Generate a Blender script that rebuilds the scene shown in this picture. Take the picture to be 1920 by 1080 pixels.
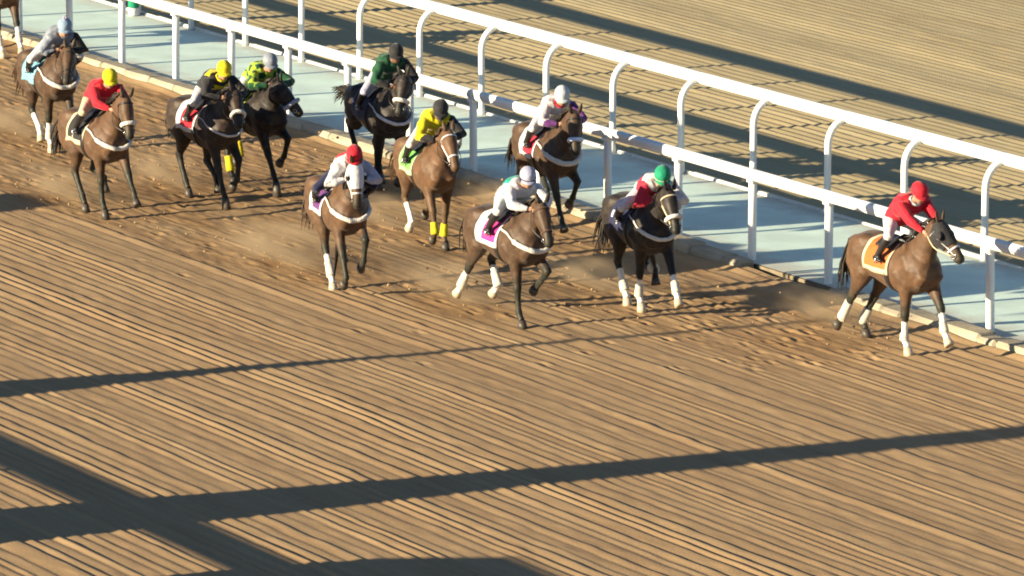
import bpy, math, random
import numpy as np
from mathutils import Vector, Matrix
from mathutils.bvhtree import BVHTree

for o in list(bpy.data.objects):
    bpy.data.objects.remove(o)
scene = bpy.context.scene
COL = scene.collection
R = math.radians

# ------------------------------------------------------------------ camera, sky, sun, exposure
AZ = R(28.6916)
PITCH = R(10.603)
cam_d = bpy.data.cameras.new('camera')
cam = bpy.data.objects.new('camera', cam_d)
COL.objects.link(cam)
cam.location = (82.448, -50.434, 18.0)
fwd = Vector((-math.cos(AZ) * math.cos(PITCH), math.sin(AZ) * math.cos(PITCH), -math.sin(PITCH)))
cam.rotation_euler = fwd.to_track_quat('-Z', 'Y').to_euler()
cam_d.sensor_width = 36.0
cam_d.lens = 36.0 * 12500 / 1920
cam_d.clip_start = 1.0
cam_d.clip_end = 3000.0
scene.camera = cam

K = 4.3                                   # shadow length per metre of height
sun_dir = Vector((0.09 * K, K, -1.0)).normalized()      # the way the light travels
SUN_EL = math.asin(-sun_dir.z)
SUN_AZ = math.atan2(-sun_dir.x, -sun_dir.y)             # from +Y towards +X
world = bpy.data.worlds.new('World')
scene.world = world
world.use_nodes = True
nt = world.node_tree
bg = nt.nodes['Background']
sky = nt.nodes.new('ShaderNodeTexSky')
sky.sky_type = 'NISHITA'
sky.sun_disc = False
sky.sun_elevation = SUN_EL
sky.sun_rotation = SUN_AZ
sky.air_density = 0.8
sky.dust_density = 0.3
sky.ozone_density = 2.6
nt.links.new(sky.outputs[0], bg.inputs[0])
bg.inputs[1].default_value = 0.053
sun_d = bpy.data.lights.new('sun', 'SUN')
sun = bpy.data.objects.new('sun', sun_d)
COL.objects.link(sun)
sun.location = (-20, -120, 40)
sun.rotation_euler = sun_dir.to_track_quat('-Z', 'Y').to_euler()
sun_d.energy = 5.0
sun_d.angle = R(0.6)
sun_d.color = (1.0, 0.83, 0.57)
scene.view_settings.view_transform = 'Standard'
scene.view_settings.look = 'None'
scene.view_settings.exposure = 1.54
scene.cycles.filter_width = 1.9
scene.view_settings.gamma = 1.0

# ------------------------------------------------------------------ helpers: materials
MATS = {}


def mat(name, col, rough=0.6, var=0.12, scale=8.0, bump=0.0, bscale=60.0, spec=0.4, sheen=0.0, coord='Object'):
    if name in MATS:
        return MATS[name]
    m = bpy.data.materials.new(name)
    m.use_nodes = True
    t = m.node_tree
    b = t.nodes['Principled BSDF']
    tc = t.nodes.new('ShaderNodeTexCoord')
    nz = t.nodes.new('ShaderNodeTexNoise')
    nz.inputs['Scale'].default_value = scale
    nz.inputs['Detail'].default_value = 5
    t.links.new(tc.outputs[coord], nz.inputs['Vector'])
    rp = t.nodes.new('ShaderNodeValToRGB')
    rp.color_ramp.elements[0].position = 0.3
    rp.color_ramp.elements[1].position = 0.7
    rp.color_ramp.elements[0].color = tuple(max(0, c * (1 - var)) for c in col) + (1,)
    rp.color_ramp.elements[1].color = tuple(min(1, c * (1 + var)) for c in col) + (1,)
    t.links.new(nz.outputs[0], rp.inputs[0])
    t.links.new(rp.outputs[0], b.inputs['Base Color'])
    b.inputs['Roughness'].default_value = rough
    b.inputs['Specular IOR Level'].default_value = spec
    if sheen:
        b.inputs['Sheen Weight'].default_value = sheen
    if bump:
        n2 = t.nodes.new('ShaderNodeTexNoise')
        n2.inputs['Scale'].default_value = bscale
        n2.inputs['Detail'].default_value = 4
        t.links.new(tc.outputs[coord], n2.inputs['Vector'])
        bp = t.nodes.new('ShaderNodeBump')
        bp.inputs['Strength'].default_value = bump
        bp.inputs['Distance'].default_value = 0.02
        t.links.new(n2.outputs[0], bp.inputs['Height'])
        t.links.new(bp.outputs[0], b.inputs['Normal'])
    MATS[name] = m
    return m


def coat_mat(name, col, dark, white=(0.75, 0.72, 0.66)):
    m = bpy.data.materials.new(name)
    m.use_nodes = True
    t = m.node_tree
    b = t.nodes['Principled BSDF']
    at = t.nodes.new('ShaderNodeAttribute')
    at.attribute_name = 'coat'
    sp = t.nodes.new('ShaderNodeSeparateColor')
    t.links.new(at.outputs['Color'], sp.inputs[0])
    tc = t.nodes.new('ShaderNodeTexCoord')
    nz = t.nodes.new('ShaderNodeTexNoise')
    nz.inputs['Scale'].default_value = 5
    nz.inputs['Detail'].default_value = 6
    t.links.new(tc.outputs['Object'], nz.inputs['Vector'])
    rp = t.nodes.new('ShaderNodeValToRGB')
    rp.color_ramp.elements[0].position = 0.3
    rp.color_ramp.elements[1].position = 0.72
    rp.color_ramp.elements[0].color = tuple(c * 0.6 for c in col) + (1,)
    rp.color_ramp.elements[1].color = tuple(c * 1.3 for c in col) + (1,)
    t.links.new(nz.outputs[0], rp.inputs[0])
    m1 = t.nodes.new('ShaderNodeMix')
    m1.data_type = 'RGBA'
    m1.inputs[7].default_value = dark + (1,)
    t.links.new(sp.outputs[0], m1.inputs[0])
    t.links.new(rp.outputs[0], m1.inputs[6])
    m2 = t.nodes.new('ShaderNodeMix')
    m2.data_type = 'RGBA'
    m2.inputs[7].default_value = white + (1,)
    t.links.new(sp.outputs[1], m2.inputs[0])
    t.links.new(m1.outputs[2], m2.inputs[6])
    # dust of the track clinging to the coat
    n3 = t.nodes.new('ShaderNodeTexNoise')
    n3.inputs['Scale'].default_value = 11
    n3.inputs['Detail'].default_value = 8
    t.links.new(tc.outputs['Object'], n3.inputs['Vector'])
    r3 = t.nodes.new('ShaderNodeValToRGB')
    r3.color_ramp.elements[0].position = 0.48
    r3.color_ramp.elements[1].position = 0.8
    r3.color_ramp.elements[1].color = (0.16, 0.16, 0.16, 1)
    t.links.new(n3.outputs[0], r3.inputs[0])
    m3 = t.nodes.new('ShaderNodeMix')
    m3.data_type = 'RGBA'
    m3.inputs[7].default_value = (0.30, 0.21, 0.12, 1)
    t.links.new(r3.outputs[0], m3.inputs[0])
    t.links.new(m2.outputs[2], m3.inputs[6])
    t.links.new(m3.outputs[2], b.inputs['Base Color'])
    b.inputs['Roughness'].default_value = 0.56
    b.inputs['Specular IOR Level'].default_value = 0.28
    b.inputs['Sheen Weight'].default_value = 0.08
    n2 = t.nodes.new('ShaderNodeTexNoise')
    n2.inputs['Scale'].default_value = 9
    n2.inputs['Detail'].default_value = 3
    t.links.new(tc.outputs['Object'], n2.inputs['Vector'])
    bp = t.nodes.new('ShaderNodeBump')
    bp.inputs['Strength'].default_value = 0.35
    bp.inputs['Distance'].default_value = 0.03
    t.links.new(n2.outputs[0], bp.inputs['Height'])
    t.links.new(bp.outputs[0], b.inputs['Normal'])
    return m


def sand_mat(name, c0, c1, c2):
    m = bpy.data.materials.new(name)
    m.use_nodes = True
    t = m.node_tree
    b = t.nodes['Principled BSDF']
    tc = t.nodes.new('ShaderNodeTexCoord')
    mp = t.nodes.new('ShaderNodeMapping')
    mp.inputs['Scale'].default_value = (0.12, 1.0, 1.0)     # streaks left by the harrow, along the track
    t.links.new(tc.outputs['Object'], mp.inputs['Vector'])
    nz = t.nodes.new('ShaderNodeTexNoise')
    nz.inputs['Scale'].default_value = 2.2
    nz.inputs['Detail'].default_value = 8
    nz.inputs['Roughness'].default_value = 0.7
    t.links.new(mp.outputs[0], nz.inputs['Vector'])
    rp = t.nodes.new('ShaderNodeValToRGB')
    e = rp.color_ramp.elements
    e[0].position, e[1].position = 0.28, 0.74
    e[0].color, e[1].color = c0 + (1,), c2 + (1,)
    k = e.new(0.5)
    k.color = c1 + (1,)
    t.links.new(nz.outputs[0], rp.inputs[0])
    n2 = t.nodes.new('ShaderNodeTexNoise')
    n2.inputs['Scale'].default_value = 26
    n2.inputs['Detail'].default_value = 8
    n2.inputs['Roughness'].default_value = 0.75
    t.links.new(tc.outputs['Object'], n2.inputs['Vector'])
    mx = t.nodes.new('ShaderNodeMix')
    mx.data_type = 'RGBA'
    mx.blend_type = 'OVERLAY'
    mx.inputs[0].default_value = 0.3
    t.links.new(rp.outputs[0], mx.inputs[6])
    t.links.new(n2.outputs[0], mx.inputs[7])
    at = t.nodes.new('ShaderNodeAttribute')
    at.attribute_name = 'turned'
    m4 = t.nodes.new('ShaderNodeMix')
    m4.data_type = 'RGBA'
    m4.blend_type = 'MULTIPLY'
    m4.inputs[7].default_value = (0.84, 0.77, 0.68, 1)
    t.links.new(at.outputs['Fac'], m4.inputs[0])
    t.links.new(mx.outputs[2], m4.inputs[6])
    t.links.new(m4.outputs[2], b.inputs['Base Color'])
    b.inputs['Roughness'].default_value = 0.95
    b.inputs['Specular IOR Level'].default_value = 0.15
    bp = t.nodes.new('ShaderNodeBump')
    bp.inputs['Strength'].default_value = 0.5
    bp.inputs['Distance'].default_value = 0.012
    t.links.new(n2.outputs[0], bp.inputs['Height'])
    t.links.new(bp.outputs[0], b.inputs['Normal'])
    return m


# ------------------------------------------------------------------ helpers: meshes
def mesh_obj(name, verts, faces, material=None, parent=None, smooth=True, mats=None, fmat=None):
    me = bpy.data.meshes.new(name)
    me.from_pydata([tuple(map(float, v)) for v in verts], [], [tuple(int(i) for i in f) for f in faces])
    if smooth:
        me.shade_smooth()
    for m in (mats or ([material] if material else [])):
        me.materials.append(m)
    if fmat is not None:
        me.polygons.foreach_set('material_index', np.asarray(fmat, dtype=np.int32))
    o = bpy.data.objects.new(name, me)
    COL.objects.link(o)
    o.parent = parent
    return o


def empty(name, loc, rz=0.0):
    o = bpy.data.objects.new(name, None)
    COL.objects.link(o)
    o.location = loc
    o.rotation_euler = (0, 0, rz)
    o.empty_display_size = 0.2
    return o


def tag(o, label=None, cat=None, group=None, kind=None):
    for k, v in (('label', label), ('category', cat), ('group', group), ('kind', kind)):
        if v:
            o[k] = v
    return o


class Geo:
    def __init__(self):
        self.v, self.f, self.m = [], [], []

    def add(self, v, f, m=0):
        b = len(self.v)
        self.v.extend([tuple(map(float, p)) for p in v])
        self.f.extend([tuple(i + b for i in q) for q in f])
        self.m.extend([m] * len(f))
        return self

    def obj(self, name, material, parent=None, smooth=True, mats=None):
        return mesh_obj(name, self.v, self.f, material, parent, smooth, mats, self.m if mats else None)


def loft(rings, caps=True):
    n = len(rings[0])
    v = [p for r in rings for p in r]
    f = []
    for i in range(len(rings) - 1):
        for j in range(n):
            k = (j + 1) % n
            f.append((i * n + j, i * n + k, (i + 1) * n + k, (i + 1) * n + j))
    if caps:
        for i, rev in ((0, True), (len(rings) - 1, False)):
            c = np.mean(np.array(rings[i]), axis=0)
            v.append(tuple(c))
            ci = len(v) - 1
            for j in range(n):
                k = (j + 1) % n
                f.append((ci, i * n + k, i * n + j) if rev else (ci, i * n + j, i * n + k))
    return v, f


def ring(c, u, w, a, b, n=16, p=2.0):
    out = []
    for j in range(n):
        t = 2 * math.pi * j / n
        cs, sn = math.cos(t), math.sin(t)
        x = math.copysign(abs(cs) ** (2 / p), cs) * a
        y = math.copysign(abs(sn) ** (2 / p), sn) * b
        out.append(np.array(c) + np.array(u) * x + np.array(w) * y)
    return out


def nrm(v):
    v = np.asarray(v, float)
    return v / max(1e-9, np.linalg.norm(v))


def tube(pts, rad, n=12, side=(0, 1, 0), p=2.0, caps=True):
    """tube along pts; rad is r or (lateral, fore-aft); side is the lateral reference"""
    pts = [np.array(q, float) for q in pts]
    rings = []
    for i, q in enumerate(pts):
        d = nrm(pts[min(i + 1, len(pts) - 1)] - pts[max(i - 1, 0)])
        s = np.array(side, float)
        s = s - d * (s @ d)
        if np.linalg.norm(s) < 1e-3:
            s = np.cross(d, (0.3, 0.2, 0.9))
        s = nrm(s)
        w = np.cross(d, s)
        r = rad[i] if isinstance(rad, list) else rad
        ra, rb = (r if isinstance(r, (list, tuple)) else (r, r))
        rings.append(ring(q, s, w, ra, rb, n, p))
    return loft(rings, caps)


def spline(pts, n):
    """Catmull-Rom through pts, n samples"""
    P = [np.array(p, float) for p in pts]
    P = [2 * P[0] - P[1]] + P + [2 * P[-1] - P[-2]]
    out = []
    segs = len(P) - 3
    for k in range(n):
        t = k / (n - 1) * segs
        i = min(int(t), segs - 1)
        u = t - i
        a, b, c, d = P[i:i + 4]
        out.append(0.5 * (2 * b + (c - a) * u + (2 * a - 5 * b + 4 * c - d) * u * u + (-a + 3 * b - 3 * c + d) * u ** 3))
    return out


def box(c, s, rot=None):
    x, y, z = (q / 2 for q in s)
    v = [np.array(p, float) for p in
         ((-x, -y, -z), (x, -y, -z), (x, y, -z), (-x, y, -z), (-x, -y, z), (x, -y, z), (x, y, z), (-x, y, z))]
    if rot is not None:
        v = [rot @ p for p in v]
    v = [p + np.array(c) for p in v]
    return v, [(0, 3, 2, 1), (4, 5, 6, 7), (0, 1, 5, 4), (1, 2, 6, 5), (2, 3, 7, 6), (3, 0, 4, 7)]


def remesh(geo, voxel, smooth=3, factor=0.5):
    """one continuous skin around overlapping closed lofts"""
    me = bpy.data.meshes.new('tmp')
    me.from_pydata(geo.v, [], geo.f)
    o = bpy.data.objects.new('tmp', me)
    COL.objects.link(o)
    m = o.modifiers.new('r', 'REMESH')
    m.mode = 'VOXEL'
    m.voxel_size = voxel
    s = o.modifiers.new('s', 'SMOOTH')
    s.factor = factor
    s.iterations = smooth
    dg = bpy.context.evaluated_depsgraph_get()
    dg.update()
    ev = o.evaluated_get(dg).to_mesh()
    nv = len(ev.vertices)
    V = np.empty(nv * 3)
    ev.vertices.foreach_get('co', V)
    F = [tuple(p.vertices) for p in ev.polygons]
    o.evaluated_get(dg).to_mesh_clear()
    bpy.data.objects.remove(o)
    bpy.data.meshes.remove(me)
    return V.reshape(-1, 3), F


def value_noise(rng, nx, ny, shape):
    """smooth random field of nx by ny cells on a grid of the given shape"""
    g = rng.standard_normal((nx + 2, ny + 2))
    xi = np.linspace(0, nx, shape[0], endpoint=False)
    yi = np.linspace(0, ny, shape[1], endpoint=False)
    x0, y0 = xi.astype(int), yi.astype(int)
    fx, fy = xi - x0, yi - y0
    fx, fy = fx * fx * (3 - 2 * fx), fy * fy * (3 - 2 * fy)
    a = g[x0][:, y0]
    b = g[x0 + 1][:, y0]
    c = g[x0][:, y0 + 1]
    d = g[x0 + 1][:, y0 + 1]
    fx, fy = fx[:, None], fy[None, :]
    return (a * (1 - fx) + b * fx) * (1 - fy) + (c * (1 - fx) + d * fx) * fy


def grid_mesh(name, xs, ys, Z, material):
    nx, ny = len(xs), len(ys)
    V = np.empty((nx, ny, 3), np.float32)
    V[..., 0] = xs[:, None]
    V[..., 1] = ys[None, :]
    V[..., 2] = Z
    idx = np.arange(nx * ny).reshape(nx, ny)
    F = np.stack([idx[:-1, :-1], idx[1:, :-1], idx[1:, 1:], idx[:-1, 1:]], -1).reshape(-1, 4)
    me = bpy.data.meshes.new(name)
    me.vertices.add(nx * ny)
    me.vertices.foreach_set('co', V.ravel())
    me.loops.add(F.size)
    me.loops.foreach_set('vertex_index', F.ravel().astype(np.int32))
    me.polygons.add(len(F))
    me.polygons.foreach_set('loop_start', np.arange(0, F.size, 4, dtype=np.int32))
    me.update()
    me.validate()
    me.shade_smooth()
    me.materials.append(material)
    o = bpy.data.objects.new(name, me)
    COL.objects.link(o)
    return o


# ------------------------------------------------------------------ the pack: where each horse runs
# local frame of a horse: x forward, y to its left, z up from the sand; feet as (x, z)
SAND = -0.06
HORSES = [
    dict(key='lead', yaw=2, at=(4.54, -1.60), poll=(1.05, 2.00), muz=(1.40, 0.13, 1.54), RH=(-1.30, 0.10), LH=(-1.02, 0.0), RF=(0.42, 0.0), LF=(1.04, 0.21), cap=(0.50, 2.42)),
    dict(key='h7', yaw=-9, at=(0.08, -3.35), poll=(1.17, 1.93), muz=(1.46, 0.0, 1.41), RH=(-0.25, 0.02), LH=(0.18, 0.36), RF=(0.30, 0.0), LF=(1.16, 0.20), cap=(0.84, 2.18)),
    dict(key='h5', at=(0.06, -5.38), poll=(0.98, 1.88), muz=(1.27, -0.03, 1.35), RH=(-1.30, 0.15), LH=(-0.72, 0.22), RF=(0.57, 0.0), LF=(0.50, 0.46), cap=(0.54, 2.28)),
    dict(key='h8', yaw=-9, at=(-6.30, -1.35), poll=(1.18, 1.99), muz=(1.36, -0.05, 1.41), RH=(-0.85, 0.12), LH=(-0.45, 0.3), RF=(1.0, 0.12), LF=(0.6, 0.42), cap=(0.61, 2.28)),
    dict(key='h6', yaw=-11, at=(-5.92, -3.68), poll=(1.10, 1.95), muz=(1.45, 0.0, 1.47), RH=(-0.53, 0.13), LH=(-0.64, 0.30), RF=(0.65, 0.15), LF=(0.46, 0.0), cap=(0.64, 2.30)),
    dict(key='h9', yaw=-7, at=(-10.89, -1.85), poll=(1.04, 1.97), muz=(1.21, -0.18, 1.40), RH=(-0.85, 0.38), LH=(-0.35, 0.05), RF=(0.2, 0.0), LF=(0.50, 0.10), cap=(0.72, 2.38)),
    dict(key='h4', yaw=-12, at=(-3.44, -6.50), poll=(0.98, 2.01), muz=(1.10, 0.0, 1.42), RH=(0.10, 0.0), LH=(-0.30, 0.32), RF=(0.76, 0.10), LF=(0.74, 0.36), cap=(0.86, 2.22)),
    dict(key='h3', at=(-11.92, -3.50), poll=(0.98, 1.86), muz=(1.26, 0.27, 1.36), RH=(-0.50, 0.0), LH=(-0.9, 0.2), RF=(1.10, 0.03), LF=(0.7, 0.42), cap=(0.60, 2.20)),
    dict(key='h2', at=(-11.13, -4.72), poll=(1.05, 1.91), muz=(1.42, -0.12, 1.45), RH=(-0.42, 0.04), LH=(0.10, 0.12), RF=(0.92, 0.02), LF=(0.70, 0.26), cap=(0.64, 2.28)),
    dict(key='h1', yaw=-2, at=(-10.88, -6.78), poll=(1.20, 2.01), muz=(1.40, -0.02, 1.44), RH=(-0.20, 0.03), LH=(-0.05, 0.32), RF=(0.56, 0.06), LF=(1.20, 0.28), cap=(0.54, 2.32)),
    dict(key='h0', yaw=-7, at=(-16.87, -4.90), poll=(1.07, 1.85), muz=(1.40, -0.16, 1.38), RH=(-0.10, 0.12), LH=(-0.6, 0.2), RF=(0.42, 0.04), LF=(0.32, 0.36), cap=(0.86, 2.26)),
    dict(key='hx', at=(-27.05, -1.25), poll=(1.10, 1.93), muz=(1.40, -0.05, 1.42), RH=(-0.6, 0.0), LH=(-0.9, 0.25), RF=(0.70, 0.0), LF=(1.02, 0.03), cap=(0.64, 2.28)),
]
# ------------------------------------------------------------------ ground: sand tracks
rng = np.random.default_rng(7)
random.seed(7)
M_sand = sand_mat('track_sand', (0.276, 0.177, 0.093), (0.322, 0.218, 0.117), (0.368, 0.257, 0.143))
M_sand_far = sand_mat('far_track_sand', (0.362, 0.286, 0.156), (0.41, 0.335, 0.19), (0.455, 0.385, 0.23))


def furrow_profile(ys, spacing, depth, seed, irregular):
    """harrowed sand: each ridge rises gently away from the sun and drops off steeply behind"""
    r = np.random.default_rng(seed)
    py, pz = [], []
    y = ys[0] - 0.5
    while y < ys[-1] + 0.5:
        P = spacing * (r.choice([0.7, 0.85, 1.0, 1.0, 1.15, 1.5]) * r.uniform(0.85, 1.15) if irregular else r.uniform(0.9, 1.1))
        d = depth * (r.uniform(0.32, 1.28) if irregular else r.uniform(0.75, 1.15))
        w = min(0.05 if irregular else 0.07, P * 0.42) * r.uniform(0.75, 1.2)
        py += [y, y + (P - w) * 0.75, y + P - w]
        pz += [0.0, d * 0.92, d]
        y += P
    p = np.interp(ys, py, pz)
    k = np.hanning(13)
    return np.convolve(p, k / k.sum(), 'same')


def build_track(name, xs, ys, z0, spacing, depth, seed, irregular, material, churn=None):
    fine = np.arange(ys[0] - 1, ys[-1] + 1, 0.005)
    prof = furrow_profile(fine, spacing, depth, seed, irregular)
    r = np.random.default_rng(seed + 1)
    shape = (len(xs), len(ys))
    wob = 0.03 * value_noise(r, max(2, int((xs[-1] - xs[0]) / 5)), 3, shape) + 0.006 * value_noise(r, max(2, int((xs[-1] - xs[0]) / 0.6)), 12, shape)
    Z = np.interp((ys[None, :] + wob).ravel(), fine, prof).reshape(shape)
    amp = 1.0 + 0.18 * value_noise(r, max(2, int((xs[-1] - xs[0]) / 2.5)), max(2, int((ys[-1] - ys[0]) / 0.5)), shape)
    amp *= np.clip(1.0 + 0.28 * value_noise(r, 2, max(2, int((ys[-1] - ys[0]) / 1.2)), shape), 0.15, 1.5)
    if not irregular:
        amp = amp * (1 - 0.5 * np.clip((ys - 13.2) / 1.6, 0, 1))[None, :]        # the far side was smoothed over
    Z *= np.clip(amp, 0.12, 1.8)
    Z += 0.0025 * value_noise(r, max(2, int((xs[-1] - xs[0]) / 0.35)), max(2, int((ys[-1] - ys[0]) / 0.12)), shape)
    if churn is not None:
        Z, turned = churn(Z, xs, ys, r)
    o = grid_mesh(name, xs, ys, Z + z0, material)
    if churn is not None:
        at = o.data.attributes.new('turned', 'FLOAT', 'POINT')
        at.data.foreach_set('value', turned.ravel().astype(np.float32))
    return o


def churn_near(Z, xs, ys, r):
    XX, YY = xs[:, None], ys[None, :]
    mask = np.zeros_like(Z)
    for h in HORSES:
        x, y = h['at']
        edge = y + 0.12 * value_noise(r, 40, 1, (len(xs), 1))
        m = np.clip((0.75 - np.abs(YY - edge)) / 0.3, 0, 1) * np.clip((x + 0.3 - XX) / 0.8, 0, 1)
        mask = np.maximum(mask, m)
    mask = np.maximum(mask, 0.75 * np.clip((1.2 - np.abs(YY + 3.0)) / 0.6, 0, 1) * np.clip((3.4 - np.abs(XX - 2.2)) / 1.5, 0, 1))
    mask = np.maximum(mask, np.clip((-6.0 - XX) / 3, 0, 1) * np.clip((YY + 7.4) / 0.6, 0, 1) * np.clip((-0.5 - YY) / 0.3, 0, 1))
    shape = Z.shape
    lump = 0.005 * value_noise(r, int((xs[-1] - xs[0]) / 0.28), int((ys[-1] - ys[0]) / 0.16), shape) + 0.004 * value_noise(r, int((xs[-1] - xs[0]) / 0.12), int((ys[-1] - ys[0]) / 0.07), shape)
    Z = Z * (1 - 0.66 * mask) + lump * mask
    dx, dy = xs[1] - xs[0], ys[1] - ys[0]
    pits = []
    for h in HORSES:
        x, y = h['at']
        k = x - 0.2
        while k > xs[0] + 1:
            pits.append((k + r.uniform(-0.15, 0.15), y + r.choice([-0.16, 0.14]) + r.uniform(-0.12, 0.12)))
            k -= r.uniform(0.35, 1.3)
    for q in range(70):
        pits.append((r.uniform(-1.0, 5.0), r.uniform(-4.2, -1.9)))
    for q in range(60):
        pits.append((r.uniform(-30, 5.0), r.uniform(-8.2, -0.7)))
    for px, py in pits:
        i0, i1 = int((px - 0.5 - xs[0]) / dx), int((px + 0.5 - xs[0]) / dx)
        j0, j1 = int((py - 0.4 - ys[0]) / dy), int((py + 0.4 - ys[0]) / dy)
        i0, j0, i1, j1 = max(i0, 0), max(j0, 0), min(i1, len(xs)), min(j1, len(ys))
        if i1 <= i0 or j1 <= j0:
            continue
        ex, ey = (xs[i0:i1, None] - px) / 0.12, (ys[None, j0:j1] - py) / 0.07
        rr = np.sqrt(ex * ex + ey * ey)
        d = r.uniform(0.010, 0.028)
        Z[i0:i1, j0:j1] += -d * np.exp(-(rr / 0.8) ** 2) + 0.5 * d * np.exp(-((rr - 1.35) / 0.45) ** 2) * (1 - 0.5 * np.clip(ex, -1, 1))
    # sand heaped against the kerb
    turned = np.clip(mask * (0.8 + 0.35 * value_noise(r, int((xs[-1] - xs[0]) / 1.2), int((ys[-1] - ys[0]) / 0.6), shape)), 0, 1)
    Z += 0.05 * np.clip((YY + 0.75) / 0.35, 0, 1) * (0.6 + 0.4 * value_noise(r, int((xs[-1] - xs[0]) / 0.8), 1, (len(xs), 1)))
    return Z, turned


tr = build_track('racetrack', np.arange(-44, 20, 0.10), np.arange(-24.0, -0.30, 0.0205), SAND, 0.21, 0.0175, 11, True, M_sand, churn_near)
tag(tr, 'brown sand racetrack raked into long furrows in front of the rail', kind='structure')
tf = build_track('far_track', np.arange(-60, 14, 0.3), np.arange(3.14, 31, 0.025), -0.20, 0.225, 0.020, 23, False, M_sand_far)
tag(tf, 'far sand track raked into even furrows behind the rails', kind='structure')
gnd = mesh_obj('ground', [(-1500, -1500, -0.45), (1500, -1500, -0.45), (1500, 1500, -0.45), (-1500, 1500, -0.45)], [(0, 1, 2, 3)], M_sand_far, smooth=False)
tag(gnd, 'sandy ground reaching to the horizon', kind='structure')

# concrete strip between the two rails, with its kerbs
M_conc = mat('strip_concrete', (0.56, 0.715, 0.65), 0.8, 0.13, 1.1, 0.15, 40, 0.3)
g = Geo()
r_ = np.random.default_rng(5)
xs = np.arange(-64, 16, 0.4)
ys = np.array([-0.11, 0.1, 0.4, 1.2, 2.0, 2.8, 3.06])
st = grid_mesh('paved_strip', xs, ys, 0.006 * value_noise(r_, 60, 4, (len(xs), len(ys))) - 0.003, M_conc)
g = Geo()
g.add(*box((-24, 1.475, -0.26), (80, 3.17, 0.48)))
M_slab = mat('slab_side', (0.20, 0.165, 0.115), 0.9, 0.25, 5.0, 0.5, 25, 0.15)
sb = g.obj('slab', M_slab, st, False)
tag(st, 'pale concrete strip between the two white rails', kind='structure')


def strip_dust(m):
    """sand blown on to the edges of the concrete"""
    t = m.node_tree
    b = t.nodes['Principled BSDF']
    src = b.inputs['Base Color'].links[0].from_socket
    tc = t.nodes.new('ShaderNodeTexCoord')
    sp = t.nodes.new('ShaderNodeSeparateXYZ')
    t.links.new(tc.outputs['Object'], sp.inputs[0])
    nz = t.nodes.new('ShaderNodeTexNoise')
    nz.inputs['Scale'].default_value = 2.5
    nz.inputs['Detail'].default_value = 6
    t.links.new(tc.outputs['Object'], nz.inputs['Vector'])
    ad = t.nodes.new('ShaderNodeMath')
    ad.operation = 'MULTIPLY_ADD'
    ad.inputs[1].default_value = 0.95
    t.links.new(nz.outputs[0], ad.inputs[0])
    ab = t.nodes.new('ShaderNodeMath')
    ab.operation = 'SUBTRACT'
    ab.inputs[1].default_value = 1.6
    t.links.new(sp.outputs[1], ab.inputs[0])
    a2 = t.nodes.new('ShaderNodeMath')
    a2.operation = 'ABSOLUTE'
    t.links.new(ab.outputs[0], a2.inputs[0])
    t.links.new(a2.outputs[0], ad.inputs[2])
    mr = t.nodes.new('ShaderNodeMapRange')
    mr.inputs[1].default_value = 1.40
    mr.inputs[2].default_value = 1.95
    mr.inputs[4].default_value = 0.85
    t.links.new(ad.outputs[0], mr.inputs[0])
    mx = t.nodes.new('ShaderNodeMix')
    mx.data_type = 'RGBA'
    mx.inputs[7].default_value = (0.46, 0.45, 0.38, 1)
    t.links.new(mr.outputs[0], mx.inputs[0])
    t.links.new(src, mx.inputs[6])
    t.links.new(mx.outputs[2], b.inputs['Base Color'])


strip_dust(M_conc)
M_kerb = mat('kerb_stone', (0.31, 0.275, 0.205), 0.85, 0.22, 3.0, 0.4, 30, 0.2)
M_kerb2 = mat('far_kerb_stone', (0.55, 0.56, 0.52), 0.85, 0.15, 3.0, 0.3, 30, 0.2)


def bevel_box(l, w, h, b=0.02, seed=0):
    """a worn block lying along x, origin at the middle of its base"""
    r = random.Random(seed)
    rings = []
    for x, s in ((-l / 2, 1), (-l / 2 + b, 0), (l / 2 - b, 0), (l / 2, 1)):
        q = b * s
        pr = [(-w / 2 + q, 0), (w / 2 - q, 0), (w / 2 - q, h - b - q), (w / 2 - b - q, h - q), (-w / 2 + b * 1.6 + q, h - q), (-w / 2 + q, h - b * 1.6 - q)]
        rings.append([np.array((x, a + r.uniform(-.006, .006), c + r.uniform(-.006, .006))) for a, c in pr])
    return loft(rings)


kerb = empty('kerb', (0, -0.29, SAND - 0.06))
tag(kerb, 'low kerb of worn yellowish concrete blocks along the near track edge', kind='structure')
variants = []
for i in range(5):
    v, f = bevel_box([0.98, 0.98, 0.98, 0.5, 0.44][i], 0.33, 0.215, 0.03, i)
    me = bpy.data.meshes.new('block')
    me.from_pydata([tuple(p) for p in v], [], f)
    me.materials.append(M_kerb)
    variants.append((me, [0.98, 0.98, 0.98, 0.5, 0.44][i]))
x = -46.0
rr = random.Random(3)
while x < 14:
    broken = -4.2 < x < 5.4
    me, l = variants[rr.choice([0, 1, 2]) if not broken else rr.choice([0, 3, 4, 1, 3, 4])]
    if not (-1.4 < x + l / 2 < 0.6):
        o = bpy.data.objects.new('block', me)
        COL.objects.link(o)
        o.parent = kerb
        j = 3.0 if broken else 1.0
        o.location = (x + l / 2, rr.uniform(-0.012, 0.012) * j, rr.uniform(-0.008, 0.006) * j - (0.02 if broken else 0))
        o.rotation_euler = (rr.uniform(-.012, .012) * j, rr.uniform(-.008, .008) * j, rr.uniform(-.01, .01) * j)
    x += l + (0.012 if not broken else rr.uniform(0.012, 0.06))
fk = empty('far_kerb', (0, 3.10, -0.30))
tag(fk, 'thin pale kerb edging the far side of the concrete strip', kind='structure')
v, f = bevel_box(1.98, 0.085, 0.335, 0.012, 9)
me = bpy.data.meshes.new('block')
me.from_pydata([tuple(p) for p in v], [], f)
me.materials.append(M_kerb2)
x = -62.0
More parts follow.
